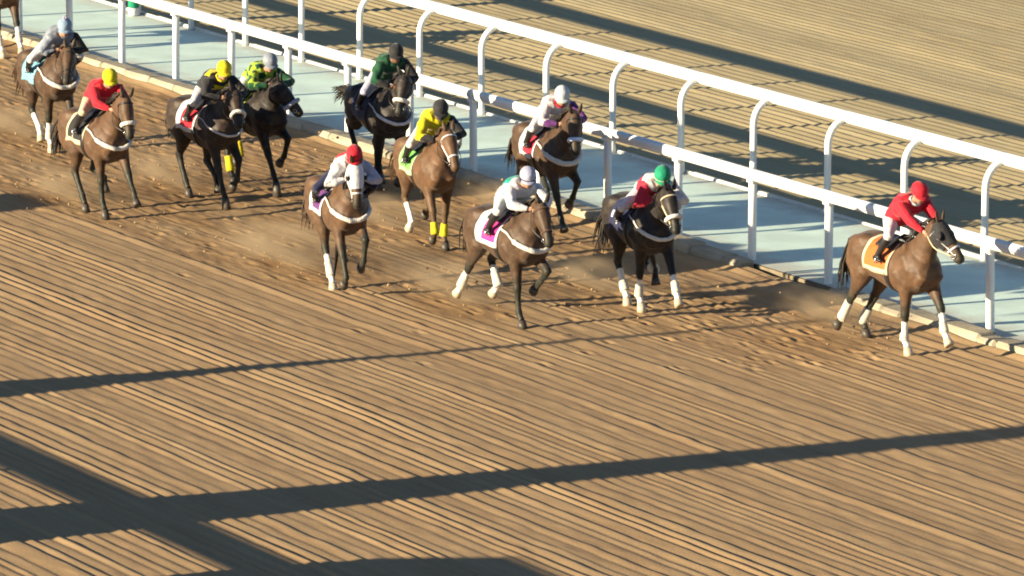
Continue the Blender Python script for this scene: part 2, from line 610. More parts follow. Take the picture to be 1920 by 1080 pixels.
while x < 16:
    o = bpy.data.objects.new('block', me)
    COL.objects.link(o)
    o.parent = fk
    o.location = (x, rr.uniform(-.005, .005), rr.uniform(-.006, .006))
    x += 1.99

# ------------------------------------------------------------------ rails
M_white = mat('rail_white', (0.80, 0.80, 0.77), 0.35, 0.05, 2.0, 0.05, 20, 0.4)
M_steel = mat('galvanised_bracket', (0.42, 0.43, 0.44), 0.4, 0.1, 8)


def near_rail():
    t = empty('near_rail', (0, 0, 0))
    tag(t, 'nearer white plastic running rail on straight square posts beside the horses', 'rail')
    L = 4.4
    x = -50.6
    me = None
    while x < 15:                                             # rail lengths butt at every second post
        if me is None:
            gg = Geo()
            prof = []
            for k in range(18):
                a = 2 * math.pi * k / 18
                prof.append((0.075 * math.copysign(abs(math.cos(a)) ** 0.8, math.cos(a)), 0.088 * math.copysign(abs(math.sin(a)) ** 0.8, math.sin(a))))
            gg.add(*loft([[np.array((q, a, b)) for a, b in prof] for q in (0.004, 1.1, 2.2, 3.3, L - 0.004)]))
            o = gg.obj('rail', M_white, t)
            me = o.data
        else:
            o = bpy.data.objects.new('rail', me)
            COL.objects.link(o)
            o.parent = t
        o.location = (x, 0.02, 1.29)
        x += L
    pm = None
    for k in range(-23, 6):
        if pm is None:
            gg = Geo()
            gg.add(*tube([(0, 0, -0.3), (0, 0, 0.0), (0, 0, 0.6), (0, 0, 1.215)], (0.052, 0.052), 12, (0, 1, 0), 5))
            o = gg.obj('post', M_white, t)
            pm = o.data
            g2 = Geo()
            g2.add(*box((0, 0.0, 1.205), (0.16, 0.13, 0.05)))
            br = g2.obj('bracket', M_white, o, False)
        else:
            o = bpy.data.objects.new('post', pm)
            COL.objects.link(o)
            o.parent = t
            b2 = bpy.data.objects.new('bracket', br.data)
            COL.objects.link(b2)
            b2.parent = o
        o.location = (2.2 * k, 0, 0)
        o.rotation_euler = (R(random.uniform(-.7, .7)), R(random.uniform(-.6, .6)), 0)
    return t


near_rail()


def goose_rail(name, label, y, over, x0, x1, spacing, phase, h, kind_top=0.10):
    t = empty(name, (0, y, 0))
    tag(t, label, 'rail')
    prof = []
    for k in range(18):
        a = 2 * math.pi * k / 18
        prof.append((0.10 * math.cos(a), kind_top * math.sin(a)))
    L = spacing * 2
    gg = Geo()
    gg.add(*loft([[np.array((q, a, b)) for a, b in prof] for q in (0.004, L * .25, L * .5, L * .75, L - 0.004)]))
    me = None
    x = phase + math.floor((x0 - phase) / L) * L
    while x < x1:
        if me is None:
            o = gg.obj('rail', M_white, t)
            me = o.data
        else:
            o = bpy.data.objects.new('rail', me)
            COL.objects.link(o)
            o.parent = t
        o.location = (x, over, h)
        x += L
    pm = None
    k0, k1 = math.ceil((x0 - phase) / spacing), math.floor((x1 - phase) / spacing)
    for k in range(k0, k1 + 1):
        if pm is None:
            path = [(0, 0, -0.3), (0, 0, 0.5), (0, 0, h - 0.42)]
            for q in range(1, 8):
                a = q / 7 * math.pi / 2
                path.append((0, over * (1 - math.cos(a)), h - 0.42 + 0.40 * math.sin(a)))
            gg = Geo()
            gg.add(*tube(path, 0.055, 14, (1, 0, 0)))
            o = gg.obj('post', M_white, t)
            pm = o.data
        else:
            o = bpy.data.objects.new('post', pm)
            COL.objects.link(o)
            o.parent = t
        o.location = (phase + spacing * k, 0, 0)
        o.rotation_euler = (R(random.uniform(-.6, .6)), R(random.uniform(-.5, .5)), 0)
    return t


goose_rail('far_rail', 'farther white running rail on posts curved over at the top', 3.0, 0.36, -56, 12, 2.26, -0.44, 1.52)

# ------------------------------------------------------------------ outer rail and invented shadow casters left of the picture (their shadows cross the sand)
M_grey = mat('shadow_caster_grey', (0.36, 0.37, 0.38), 0.5, 0.1, 4)
goose_rail('outer_rail', 'outer white rail along the grandstand side of the track', -22.25, 0.30, -30, 30, 3.63, 1.65, 1.45, 0.11)


def shadow_caster(x, y, prof, label):  # made-up object out of view, its outline fitted to a shadow band
    """unseen flat tapering shape, added for its shadow: prof is (height, width) pairs"""
    t = empty('shadow_caster', (x, y, SAND))
    tag(t, label, 'shadow_caster', 'made-up tapering shadow casters along the grandstand side')
    g = Geo()
    g.add(*loft([[np.array(p) for p in ((-w / 2, -0.09, z), (w / 2, -0.09, z), (w / 2, 0.09, z), (-w / 2, 0.09, z))] for z, w in prof]))
    g.obj('caster_column', M_grey, t, False)
    g = Geo()
    g.add(*box((0, 0, 0.06), (prof[0][1] + 0.5, 0.7, 0.2)))
    g.obj('caster_footing', M_kerb, t, False)
    return t


shadow_caster(0.2, -23.4, [(0, 1.9), (1.6, 1.6), (2.3, 1.0), (2.9, 0.4), (3.6, 0.17), (5.2, 0.11)], 'added slender grey shadow caster left of the picture, its thin shadow crossing the middle')
shadow_caster(8.3, -23.4, [(0, 2.1), (1.4, 1.9), (2.2, 1.45), (3.1, 0.95), (5.6, 0.55)], 'added broad grey shadow caster left of the picture, its shadow crossing the foreground')
shadow_caster(13.0, -23.6, [(0, 2.8), (1.7, 2.7), (2.2, 2.4), (2.55, 1.2)], 'added wide stepped grey shadow caster whose broad shadow touches the bottom edge')
shadow_caster(-13.5, -18.6, [(0, 2.5), (2.2, 2.4), (2.7, 1.2)], 'added wide squat grey shadow caster whose shadow reaches the left edge')

# ------------------------------------------------------------------ horses
S = 1.035
M_hoof = mat('hoof', (0.06, 0.05, 0.04), 0.5, 0.3, 12)
M_hoof_pale = mat('pale_hoof', (0.45, 0.38, 0.28), 0.5, 0.2, 12)
M_eye = mat('eye', (0.012, 0.008, 0.006), 0.1, 0.1, 3, 0, 1, 0.6)
M_black = mat('black_leather', (0.018, 0.017, 0.018), 0.45, 0.2, 12)
M_brownl = mat('brown_leather', (0.10, 0.045, 0.02), 0.45, 0.2, 12)
M_fleece = mat('white_fleece', (0.62, 0.59, 0.54), 0.95, 0.08, 14, 0.9, 55, 0.1, 0.3)
M_metal = mat('bit_metal', (0.55, 0.55, 0.55), 0.25, 0.1, 5)
M_metal.node_tree.nodes['Principled BSDF'].inputs['Metallic'].default_value = 1.0


def cloth(name, col, rough=0.75, bump=0.5, bscale=22):
    return mat('cloth_' + name, col, rough, 0.10, 9, bump, bscale, 0.25, 0.15)


WHITE = cloth('white', (0.52, 0.52, 0.54))


def ik(a, c, l1, l2, bend):
    """middle joint of a two-bone chain in the xz plane; bend is +1 forward, -1 back"""
    a, c = np.array(a, float), np.array(c, float)
    d = c - a
    L = np.linalg.norm(d)
    u = d / L
    if L > (l1 + l2) * 0.995:
        k = L / (l1 + l2) if L < (l1 + l2) * 1.06 else 1.06
        return a + u * l1 * k, a + u * (l1 + l2) * k * 0.999
    x = (l1 * l1 - l2 * l2 + L * L) / (2 * L)
    hgt = math.sqrt(max(0, l1 * l1 - x * x))
    n = np.array((-u[1], u[0]))
    if n[0] * bend < 0:
        n = -n
    return a + u * x + n * hgt, c


TRUNK = [  # x, top, bottom, half width, narrowing of the top line
    (-0.985, 1.32, 1.12, 0.10, 0.1), (-0.94, 1.41, 1.02, 0.19, 0.15), (-0.82, 1.50, 0.98, 0.265, 0.15), (-0.66, 1.555, 0.98, 0.295, 0.15),
    (-0.48, 1.555, 0.96, 0.285, 0.15), (-0.28, 1.505, 0.905, 0.272, 0.2), (-0.05, 1.475, 0.855, 0.288, 0.25), (0.15, 1.50, 0.825, 0.287, 0.35),
    (0.30, 1.57, 0.81, 0.268, 0.45), (0.42, 1.60, 0.82, 0.255, 0.45), (0.55, 1.57, 0.86, 0.245, 0.35), (0.67, 1.47, 0.93, 0.215, 0.2),
    (0.77, 1.36, 1.00, 0.165, 0.1), (0.825, 1.27, 1.07, 0.09, 0.0)]


def horse(spec):
    k = spec['key']
    seed = sum(map(ord, k))
    rnd = random.Random(seed)
    rg = np.random.default_rng(seed)
    x0, y0 = spec['at']
    yaw = R(spec.get('yaw', 0))
    t = empty('race_horse', (x0, y0, SAND), yaw)
    tag(t, spec['label'], 'horse', 'racehorses galloping along the rail')
    sc = lambda p: tuple(q / S for q in p)
    poll = np.array((spec['poll'][0] / S, 0.0, spec['poll'][1] / S))
    muz = np.array(sc(spec['muz']))
    G = Geo()
    samples, sval = [], []

    def mark(pts, vals):
        for p, v in zip(pts, vals):
            samples.append(p)
            sval.append(v)

    # trunk
    rings = []
    fat = spec.get('fat', 1.14)
    for x, zt, zb, w, nar in TRUNK:
        c, hh = (zt + zb) / 2, (zt - zb) / 2
        rg_ = []
        for j in range(24):
            a = 2 * math.pi * j / 24
            cs, sn = math.cos(a), math.sin(a)
            yy = math.copysign(abs(cs) ** 0.88, cs) * w * fat * (1 - nar * max(0, sn) ** 1.5)
            zz = c + math.copysign(abs(sn) ** 0.92, sn) * hh
            rg_.append(np.array((x, yy, zz)))
        rings.append(rg_)
        mark([np.array((x, sgn * w * 0.5, c + q * hh * 0.6)) for sgn in (-1, 1) for q in (-1, 0, 1)], [0.0] * 6)
    G.add(*loft(rings))
    # muscle
    for s in (-1, 1):
        G.add(*tube([(0.52, s * 0.13, 1.02), (0.68, s * 0.105, 1.07), (0.755, s * 0.10, 1.13), (0.72, s * 0.09, 1.22)], [0.07, 0.115, 0.105, 0.06], 12))
        G.add(*tube([(0.66, s * 0.17, 1.10), (0.58, s * 0.20, 1.20), (0.46, s * 0.19, 1.36), (0.36, s * 0.13, 1.52)], [0.06, 0.085, 0.085, 0.05], 12))
        G.add(*tube([(0.22, s * 0.20, 1.20), (0.32, s * 0.225, 1.13), (0.44, s * 0.20, 1.03)], [0.06, 0.11, 0.08], 12))
        G.add(*tube([(-0.30, s * 0.12, 1.40), (-0.52, s * 0.17, 1.42), (-0.74, s * 0.17, 1.36), (-0.92, s * 0.12, 1.22)], [0.07, 0.135, 0.145, 0.08], 12))
        G.add(*tube([(-0.86, s * 0.13, 1.26), (-0.86, s * 0.15, 1.10), (-0.78, s * 0.16, 0.96)], [0.10, 0.12, 0.08], 12))
    # neck
    hd = nrm(muz - poll)
    HL = 0.63
    nn = np.cross(hd, (0, 1, 0))
    lat = nrm(np.cross((0, 0, 1.0), hd))
    nn = nrm(np.cross(hd, lat))
    if nn[2] > 0 and nn[0] > 0:
        nn = -nn
    if (nn @ np.array((-1, 0, -0.6))) < 0:
        nn = -nn
    neck_end = poll + nn * 0.105 + hd * 0.03
    base = np.array((0.47, 0, 1.27))
    mid = base + (neck_end - base) * 0.5 + np.array((-0.015, 0, 0.025))
    path = spline([base, base + (mid - base) * 0.5 + np.array((0.0, 0, -0.01)), mid, mid + (neck_end - mid) * 0.55 + np.array((0.0, 0, 0.012)), neck_end], 9)
    hh = [0.31, 0.30, 0.265, 0.225, 0.19, 0.165, 0.148, 0.138, 0.128]
    ww = [0.20, 0.19, 0.168, 0.146, 0.128, 0.115, 0.105, 0.097, 0.088]
    G.add(*tube(path, list(zip(ww, hh)), 20, (0, 1, 0), 2.1))
    mark(path, [0.0] * 9)
    crest = []
    for i, q in enumerate(path):
        d = nrm(path[min(i + 1, 8)] - path[max(i - 1, 0)])
        up = np.array((-d[2], 0, d[0]))
        crest.append(q + up * hh[i] * 0.97)
    # head
    HS = [(-0.02, 0.070, 0.055, 0.080), (0.06, 0.105, 0.078, 0.100), (0.16, 0.137, 0.096, 0.122), (0.28, 0.146, 0.104, 0.128), (0.40, 0.128, 0.094, 0.112),
          (0.54, 0.101, 0.072, 0.092), (0.68, 0.084, 0.060, 0.080), (0.80, 0.076, 0.060, 0.076), (0.90, 0.072, 0.063, 0.076), (0.97, 0.058, 0.054, 0.074), (1.01, 0.030, 0.030, 0.070)]

    HS = [(a, b * 1.08, c * 1.1, d * 1.06) for a, b, c, d in HS]

    def hring(tt, grow=0.0, n=20, p=2.35):
        i = max(0, min(len(HS) - 2, next((q for q in range(len(HS) - 1) if HS[q + 1][0] >= tt), len(HS) - 2)))
        a, b = HS[i], HS[i + 1]
        u = (tt - a[0]) / (b[0] - a[0])
        h_, w_, o_ = (a[q] + (b[q] - a[q]) * u for q in (1, 2, 3))
        return ring(poll + hd * HL * tt + nn * o_, lat, nn, w_ + grow, h_ + grow, n, p)
    G.add(*loft([hring(q[0]) for q in HS]))
    mark([poll + hd * HL * q + nn * 0.09 for q in (0.1, 0.35, 0.6)], [0.0, 0.05, 0.15])
    mark([poll + hd * HL * q + nn * 0.08 for q in (0.8, 0.9, 1.0)], [0.55, 0.75, 0.85])
    # legs
    cann, hooves = {}, []
    for leg in ('RF', 'LF', 'RH', 'LH'):
        s = -1 if leg[0] == 'R' else 1
        hx, hz = spec[leg][0] / S, spec[leg][1] / S
        fore = leg[1] == 'F'
        planted = hz < 0.06
        hzc = hz + 0.085                                      # coronet height when the sole is on the sand
        if fore:
            el = np.array((0.42 + max(-0.10, min(0.14, 0.22 * (hx - 0.42))), 1.0 + 0.05 * max(0, hx - 0.6)))
            past = nrm((0.55, -0.85)) * 0.135 if planted else (nrm((0.62, -0.8)) * 0.135 if hx > 0.85 else nrm((-0.75, -0.65)) * 0.135)
            fet = np.array((hx, hzc)) - past
            kn, fet = ik(el, fet, 0.43, 0.31, +1)
            cor = fet + past
            y_top, y_bot = 0.155, 0.115
            y = lambda z: s * (y_bot + (y_top - y_bot) * min(1, max(0, (z - 0.1) / 0.9)))
            P2 = [np.array((0.52, 1.20)), np.array((0.46, 1.09)) * .5 + el * .5, el + (kn - el) * 0.12, el + (kn - el) * 0.45, el + (kn - el) * 0.85, kn, kn + (fet - kn) * 0.18, kn + (fet - kn) * 0.55,
                  kn + (fet - kn) * 0.88, fet, fet + past * 0.5, cor]
            rad = [(0.10, 0.19), (0.105, 0.165), (0.09, 0.125), (0.066, 0.084), (0.052, 0.058), (0.054, 0.06), (0.042, 0.047), (0.034, 0.040), (0.036, 0.043), (0.044, 0.05), (0.036, 0.04), (0.045, 0.05)]
            dk = [0, 0, 0, 0.1, 0.6, 0.9, 1, 1, 1, 1, 1, 1]
            bend_i, end_i = 5, 9
        else:
            sw = hx + 0.62
            st_ = np.array((-0.44 + max(-0.14, min(0.2, 0.25 * sw)), 1.0 + 0.03 * min(1, abs(sw))))
            past = nrm((0.55, -0.85)) * 0.14 if planted else (nrm((-0.7, -0.7)) * 0.14 if sw < 0.15 else nrm((0.3, -0.95)) * 0.14)
            fet = np.array((hx, hzc)) - past
            hk, fet = ik(st_, fet, 0.47, 0.42, -1)
            cor = fet + past
            y_top, y_bot = 0.175, 0.125
            y = lambda z: s * (y_bot + (y_top - y_bot) * min(1, max(0, (z - 0.1) / 0.9)))
            P2 = [np.array((-0.70, 1.30)), np.array((-0.64, 1.14)), st_ * 0.62 + np.array((-0.62, 1.04)) * 0.38, st_ + (hk - st_) * 0.25 + np.array((-0.03, 0)), st_ + (hk - st_) * 0.55,
                  st_ + (hk - st_) * 0.86, hk, hk + (fet - hk) * 0.14, hk + (fet - hk) * 0.5, hk + (fet - hk) * 0.88, fet, fet + past * 0.5, cor]
            rad = [(0.13, 0.23), (0.14, 0.235), (0.135, 0.205), (0.112, 0.155), (0.077, 0.10), (0.05, 0.062), (0.054, 0.068), (0.044, 0.056), (0.038, 0.044), (0.039, 0.046), (0.047, 0.053), (0.038, 0.042), (0.046, 0.052)]
            dk = [0, 0, 0, 0, 0.1, 0.5, 0.85, 1, 1, 1, 1, 1, 1]
            bend_i, end_i = 6, 10
        pts = [np.array((p[0], (y(p[1]) if i > 0 else s * 0.13), p[1])) for i, p in enumerate(P2)]
        G.add(*tube(pts, [(a * 1.14, b * 1.14) for a, b in rad], 14, (0, 1, 0), 2.1))
        mark(pts, dk)
        cann[leg] = (pts[bend_i], pts[end_i], rad[bend_i + 1], pts[-1])
        # hoof
        pd = nrm(np.array((past[0], 0, past[1])))
        if planted:
            tip = np.array((cor[0] + 0.035, pts[-1][1], 0.0))
            r1 = [pts[-1] + np.array((0, 0, 0.012)), tip + np.array((0, 0, 0.004))]
            u1, w1 = np.array((0, 1.0, 0)), np.array((1.0, 0, 0))
        else:
            r1 = [pts[-1] - pd * 0.01, pts[-1] + pd * 0.085]
            u1, w1 = np.array((0, 1.0, 0)), np.cross(pd, (0, 1, 0))
        v, f = loft([ring(r1[0], u1, w1, 0.052, 0.058, 14), ring(r1[0] * .5 + r1[1] * .5, u1, w1, 0.061, 0.069, 14), ring(r1[1], u1, w1, 0.068, 0.078, 14)])
        hooves.append((v, f, leg))
    V, F = remesh(G, 0.020, 3, 0.5)
    V *= S
    # coat pattern
    SP, SV = np.array(samples) * S, np.array(sval)
    d2 = ((V[:, None, :] - SP[None]) ** 2).sum(-1)
    wgt = 1 / (d2 + 1e-4) ** 2
    dark = (wgt * SV[None]).sum(1) / wgt.sum(1)
    dark = np.clip(dark * 1.15 + 0.25 * np.clip((V[:, 2] - 1.50) / 0.2, 0, 1) * (V[:, 0] < 0.4), 0, 1) * spec.get('points', 1.0)
    white = np.zeros(len(V))
    if spec.get('blaze'):
        for tt in np.linspace(0.2, spec['blaze'], 9):
            c = (poll + hd * HL * tt - nn * 0.015) * S
            white = np.maximum(white, (((V - c) ** 2).sum(1) < (0.05) ** 2).astype(float))
    for leg in spec.get('socks', ()):
        a, b, r, c = (q if isinstance(q, tuple) else q * S for q in cann[leg])
        for q in np.linspace(0.45, 1.0, 6):
            white = np.maximum(white, (((V - (a + (b - a) * q)) ** 2).sum(1) < 0.085 ** 2).astype(float))
        white = np.maximum(white, (((V - c) ** 2).sum(1) < 0.13 ** 2).astype(float))
    nbase = len(V)
    # ears
    extra_v, extra_f = [], []
    for s in (-1, 1):
        b0 = poll + lat * s * 0.055 + nn * 0.02
        dirv = nrm(-nn * 0.5 - hd * 0.75 + lat * s * 0.25) if rnd.random() < 0.6 else nrm(-nn * 0.15 - hd * 0.9 + lat * s * 0.15)
        v, f = tube([b0, b0 + dirv * 0.05, b0 + dirv * 0.11, b0 + dirv * 0.165], [(0.024, 0.02), (0.036, 0.02), (0.027, 0.014), (0.004, 0.004)], 8, lat)
        o_ = nbase + len(extra_v)
        extra_v += [p * S for p in map(np.array, v)]
        extra_f += [tuple(i + o_ for i in q) for q in f]
    V2 = np.vstack([V, np.array(extra_v)])
    b = mesh_obj('body', V2, F + extra_f, spec['coat'], t)
    ca = b.data.color_attributes.new('coat', 'FLOAT_COLOR', 'POINT')
    arr = np.zeros((len(V2), 4), np.float32)
    arr[:nbase, 0] = dark
    arr[nbase:, 0] = 0.5
    arr[:nbase, 1] = white
    arr[:, 3] = 1
    ca.data.foreach_set('color', arr.ravel())
    bvh = BVHTree.FromPolygons([tuple(p) for p in V], F)
    # eyes
    for s in (-1, 1):
        c = (poll + hd * HL * 0.31 + lat * s * 0.092 + nn * 0.075) * S
        v, f = tube([c - lat * 0.02 * s, c - lat * 0.008 * s, c + lat * s * 0.006, c + lat * s * 0.014], [0.008, 0.024, 0.022, 0.004], 10, hd)
        Geo().add(v, f).obj('eye', M_eye, t)
    for v, f, leg in hooves:
        Geo().add([np.array(p) * S for p in v], f).obj('hoof', M_hoof_pale if leg in spec.get('socks', ()) else M_hoof, t, True)
    # leg wraps
    for leg, m in spec.get('wraps', {}).items():
        a, b_, r, c = cann[leg]
        w0 = spec.get('wrap_from', {}).get(leg, 0.5)
        ln = [w0 + (1.08 - w0) * q for q in (0, 0.07, 0.22, 0.4, 0.58, 0.76, 0.92, 1.0)]
        gr = [0.006, 0.013, 0.012, 0.014, 0.012, 0.014, 0.017, 0.008]
        pts = [(a + (b_ - a) * q) for q in ln]
        rr_ = [(r[0] * (1.05 if q < 0.8 else 1.2) + e, r[1] * (1.05 if q < 0.8 else 1.2) + e) for q, e in zip(ln, gr)]
        v, f = tube([p * S for p in pts], rr_, 14)
        Geo().add(v, f).obj('leg_wrap', m, t)
    # mane: locks along the crest, swept back and to the right side
    G = Geo()
    for i in range(34):
        u = i / 33
        q = u * 8
        i0 = min(7, int(q))
        c = crest[i0] + (crest[i0 + 1] - crest[i0]) * (q - i0)
        if c[0] < 0.36:
            continue
        sd = -1 if rnd.random() < 0.75 else 1
        ln = rnd.uniform(0.10, 0.20)
        p1 = c + np.array((-0.02, sd * 0.03, 0.015))
        p2 = c + np.array((-0.06 - rnd.uniform(0, .05), sd * (0.075 + 0.02 * (1 - u)), -0.25 * ln + rnd.uniform(0, .05)))
        p3 = c + np.array((-0.11 - rnd.uniform(0, .10), sd * (0.10 + 0.05 * (1 - u)), -0.9 * ln + rnd.uniform(0, .08)))
        G.add(*tube([(c + np.array((0, 0, -0.02))) * S, p1 * S, p2 * S, p3 * S], [(0.016, 0.010), (0.02, 0.012), (0.016, 0.008), (0.003, 0.003)], 6, (1, 0, 0)))
    G.obj('mane', spec['hair'], t)
    # tail
    G = Geo()
    dock = np.array((-0.955, 0, 1.40))
    sway = spec.get('tail', (-0.45, -0.06, 0.72))
    for i in range(40):
        e = np.array((dock[0] + sway[0] + rnd.uniform(-.14, .10), sway[1] + rnd.uniform(-.12, .12), sway[2] + rnd.uniform(-.10, .22)))
        m1 = dock + np.array((-0.16 - rnd.uniform(0, .08), sway[1] * .25 + rnd.uniform(-.04, .04), -0.05 + rnd.uniform(-.06, .03)))
        m2 = m1 * 0.45 + e * 0.55 + np.array((-0.06, rnd.uniform(-.05, .05), 0.04))
        pts = spline([dock + np.array((0.04, rnd.uniform(-.02, .02), -0.01)), m1, m2, e], 7)
        G.add(*tube([p * S for p in pts], [(0.02, 0.02), (0.022, 0.018), (0.02, 0.015), (0.018, 0.013), (0.015, 0.011), (0.010, 0.008), (0.002, 0.002)], 6, (0, 1, 0)))
    G.obj('tail', spec['hair'], t)

    # ---- tack, laid on the body by casting rays at it
    def on_body(x, phi, off):
        c = Vector((x * S, 0, 1.2 * S))
        d = Vector((0, math.sin(phi), math.cos(phi)))
        h = bvh.ray_cast(c + d * 1.2, -d)
        if h[0] is None:
            return c + d * 0.3
        return h[0] + h[1] * off

    def sheet(xa, xb, pa, pb, nx, np_, off, wave=0.0, flare=0.0):
        v, f = [], []
        for i in range(nx + 1):
            for j in range(np_ + 1):
                u, w = i / nx, j / np_
                x = xa + (xb - xa) * u
                ph = pa + (pb - pa) * w
                x -= flare * abs(2 * w - 1) * (1 - u)
                p = on_body(x, ph, off + wave * math.sin(9 * u + 7 * w + seed) * abs(2 * w - 1) ** 2)
                v.append(tuple(p))
        for i in range(nx):
            for j in range(np_):
                a = i * (np_ + 1) + j
                f.append((a, a + 1, a + np_ + 2, a + np_ + 1))
        return v, f

    NX, NP = 14, 36
    v, f = sheet(-0.37, 0.21, -1.92, 1.92, NX, NP, 0.014, 0.008, 0.05)
    fm = []
    for i in range(NX):
        for j in range(NP):
            edge = j < 2 or j >= NP - 2 or i < (spec.get('rear_border', 1)) or i >= NX - 1
            mk = spec.get('marks') and (i, min(j, NP - 1 - j)) in spec['marks']
            fm.append(1 if edge else (2 if mk else 0))
    o = mesh_obj('saddle_cloth', v, f, None, t, True, [spec['cloth'], spec['trim'], spec.get('mark_mat', spec['trim'])], fm)
    sm = o.modifiers.new('thickness', 'SOLIDIFY')
    sm.thickness = 0.012
    sm.offset = 1
    v, f = sheet(-0.20, 0.16, -0.80, 0.80, 10, 16, 0.04)
    v2 = []
    for i in range(11):
        for j in range(17):
            p = Vector(v[i * 17 + j])
            lift = 0.055 * (abs(i / 10 - 0.35) * 1.6) ** 2 * max(0, 1 - abs(j - 8) / 6)
            v2.append((p.x, p.y, p.z + lift))
    sd_ = mesh_obj('saddle', v2, f, M_black, t)
    sm = sd_.modifiers.new('thickness', 'SOLIDIFY')
    sm.thickness = 0.03
    sm.offset = -1
    v, f = sheet(0.13, 0.215, 0.9, 2 * math.pi - 0.9, 2, 40, 0.010)
    gi = mesh_obj('girth', v, f, spec.get('girth', M_black), t)
    sm = gi.modifiers.new('thickness', 'SOLIDIFY')
    sm.thickness = 0.01
    sm.offset = 1
    # breast collar
    if spec.get('collar', True):
        guide = spline([(0.20, -0.36, 1.43), (0.46, -0.36, 1.33), (0.68, -0.28, 1.22), (0.84, -0.13, 1.135), (0.88, 0.0, 1.115), (0.84, 0.13, 1.135), (0.68, 0.28, 1.22), (0.46, 0.36, 1.33), (0.20, 0.36, 1.43)], 41)
        pts = []
        for p in guide:
            co, no, _, _ = bvh.find_nearest(Vector(p * S))
            pts.append(np.array(co + no * 0.022))
        for _ in range(3):
            pts = [pts[0]] + [(pts[i - 1] + pts[i] * 2 + pts[i + 1]) / 4 for i in range(1, len(pts) - 1)] + [pts[-1]]
        thick = spec.get('collar_r', 0.036)
        rr_ = [thick * (0.45 if i < 9 or i > 31 else 1.0) * rnd.uniform(0.9, 1.1) for i in range(41)]
        Geo().add(*tube(pts, rr_, 10, (0, 0, 1))).obj('breast_collar', spec.get('collar_mat', M_fleece), t)
    # bridle
    G = Geo()

    def strap(pts, w=0.014, th=0.005):
        G.add(*tube([np.array(p) * S for p in pts], [(w, th)] * len(pts), 6, hd, 4))

    def hoop(ta, grow, tilt=0.0, n=24):
        r = hring(ta, grow, n)
        return [np.array(p) for p in r] + [np.array(r[0])]
    strap(hoop(0.14, 0.006), 0.012)
    strap(hoop(0.66, 0.006), 0.014)
    A, B = hring(0.16, 0.007, 20), hring(0.80, 0.006, 20)
    for j in (0, 10):
        mid_ = [hring(q, 0.006, 20)[j] for q in (0.16, 0.3, 0.45, 0.6, 0.72, 0.80)]
        strap(mid_, 0.011)
    br = G.obj('bridle', spec.get('bridle', M_black), t)
    if spec.get('noseband', True):
        r = hoop(0.63, 0.022)
        G2 = Geo()
        G2.add(*tube([p * S for p in r], [0.033 * rnd.uniform(.92, 1.08) for _ in r], 10, hd))
        G2.obj('noseband', spec.get('noseband_mat', M_fleece), br)
    for j in (0, 10):
        c = np.array(hring(0.82, 0.012, 20)[j]) * S
        G2 = Geo()
        pts = [c + 0.028 * (hd * math.cos(a) + nn * math.sin(a)) for a in np.linspace(0, 2 * math.pi, 13)]
        G2.add(*tube(pts, 0.005, 6, lat))
        G2.obj('bit_ring', M_metal, br)
    # reins to the hands
    spec['bits'] = [np.array(hring(0.82, 0.012, 20)[j]) * S for j in (0, 10)]
    spec['bits'].sort(key=lambda p: p[1])
    # hood with blinker cups
    if spec.get('hood'):
        G = Geo()
        rings = [hring(q, 0.013, 28) for q in (-0.02, 0.02, 0.06, 0.12, 0.18, 0.24, 0.30, 0.36, 0.42, 0.48, spec.get('hood_to', 0.56))]
        G.add(*loft([[p * S for p in r] for r in rings], False))
        for s in (-1, 1):
            c = poll + hd * HL * 0.33 + lat * s * 0.10 + nn * 0.075
            pts = []
            for q in range(5):
                a = q / 4 * math.pi * 0.5
                pts.append((c - hd * 0.05 + lat * s * 0.055 * math.sin(a) + hd * 0.05 * (1 - math.cos(a))))
            G.add(*loft([[p * S for p in ring(q, nn, hd, 0.055 * math.cos(i / 5), 0.05 * math.cos(i / 5), 12)] for i, q in enumerate(pts)], True))
            b0 = poll + lat * s * 0.055 + nn * 0.02
        ho = G.obj('hood', spec['hood'], t)
        if spec.get('hood_eye'):
            for s in (-1, 1):
                c = (poll + hd * HL * 0.31 + lat * s * 0.125 + nn * 0.055) * S
                v, f = tube([c - lat * s * 0.02, c + lat * s * 0.028, c + lat * s * 0.034], [0.042, 0.038, 0.005], 12, hd)
                Geo().add(v, f).obj('eye_cup', spec['hood_eye'], ho)
    spec['empty'] = t
    spec['bvh'] = bvh
    spec['saddle_obj'] = sd_
    return t

# ------------------------------------------------------------------ jockeys
M_skin = mat('skin', (0.34, 0.19, 0.125), 0.5, 0.12, 10, 0.1, 50)
M_skin_dark = mat('skin_dark', (0.16, 0.085, 0.055), 0.5, 0.12, 10, 0.1, 50)
M_hair = mat('hair_dark', (0.02, 0.015, 0.012), 0.6, 0.2, 20)
M_lens = mat('goggle_lens', (0.02, 0.02, 0.025), 0.08, 0.1, 5, 0, 1, 0.7)
M_lips = mat('lips', (0.25, 0.09, 0.07), 0.5, 0.1, 10)


def ik3(a, c, l1, l2, pole):
    a, c, pole = np.array(a, float), np.array(c, float), np.array(pole, float)
    d = c - a
    L = np.linalg.norm(d)
    u = d / L
    if L >= l1 + l2 - 1e-3:
        return a + d * l1 / (l1 + l2)
    x = (l1 * l1 - l2 * l2 + L * L) / (2 * L)
    h = math.sqrt(max(0, l1 * l1 - x * x))
    n = pole - u * (pole @ u)
    return a + u * x + nrm(n) * h


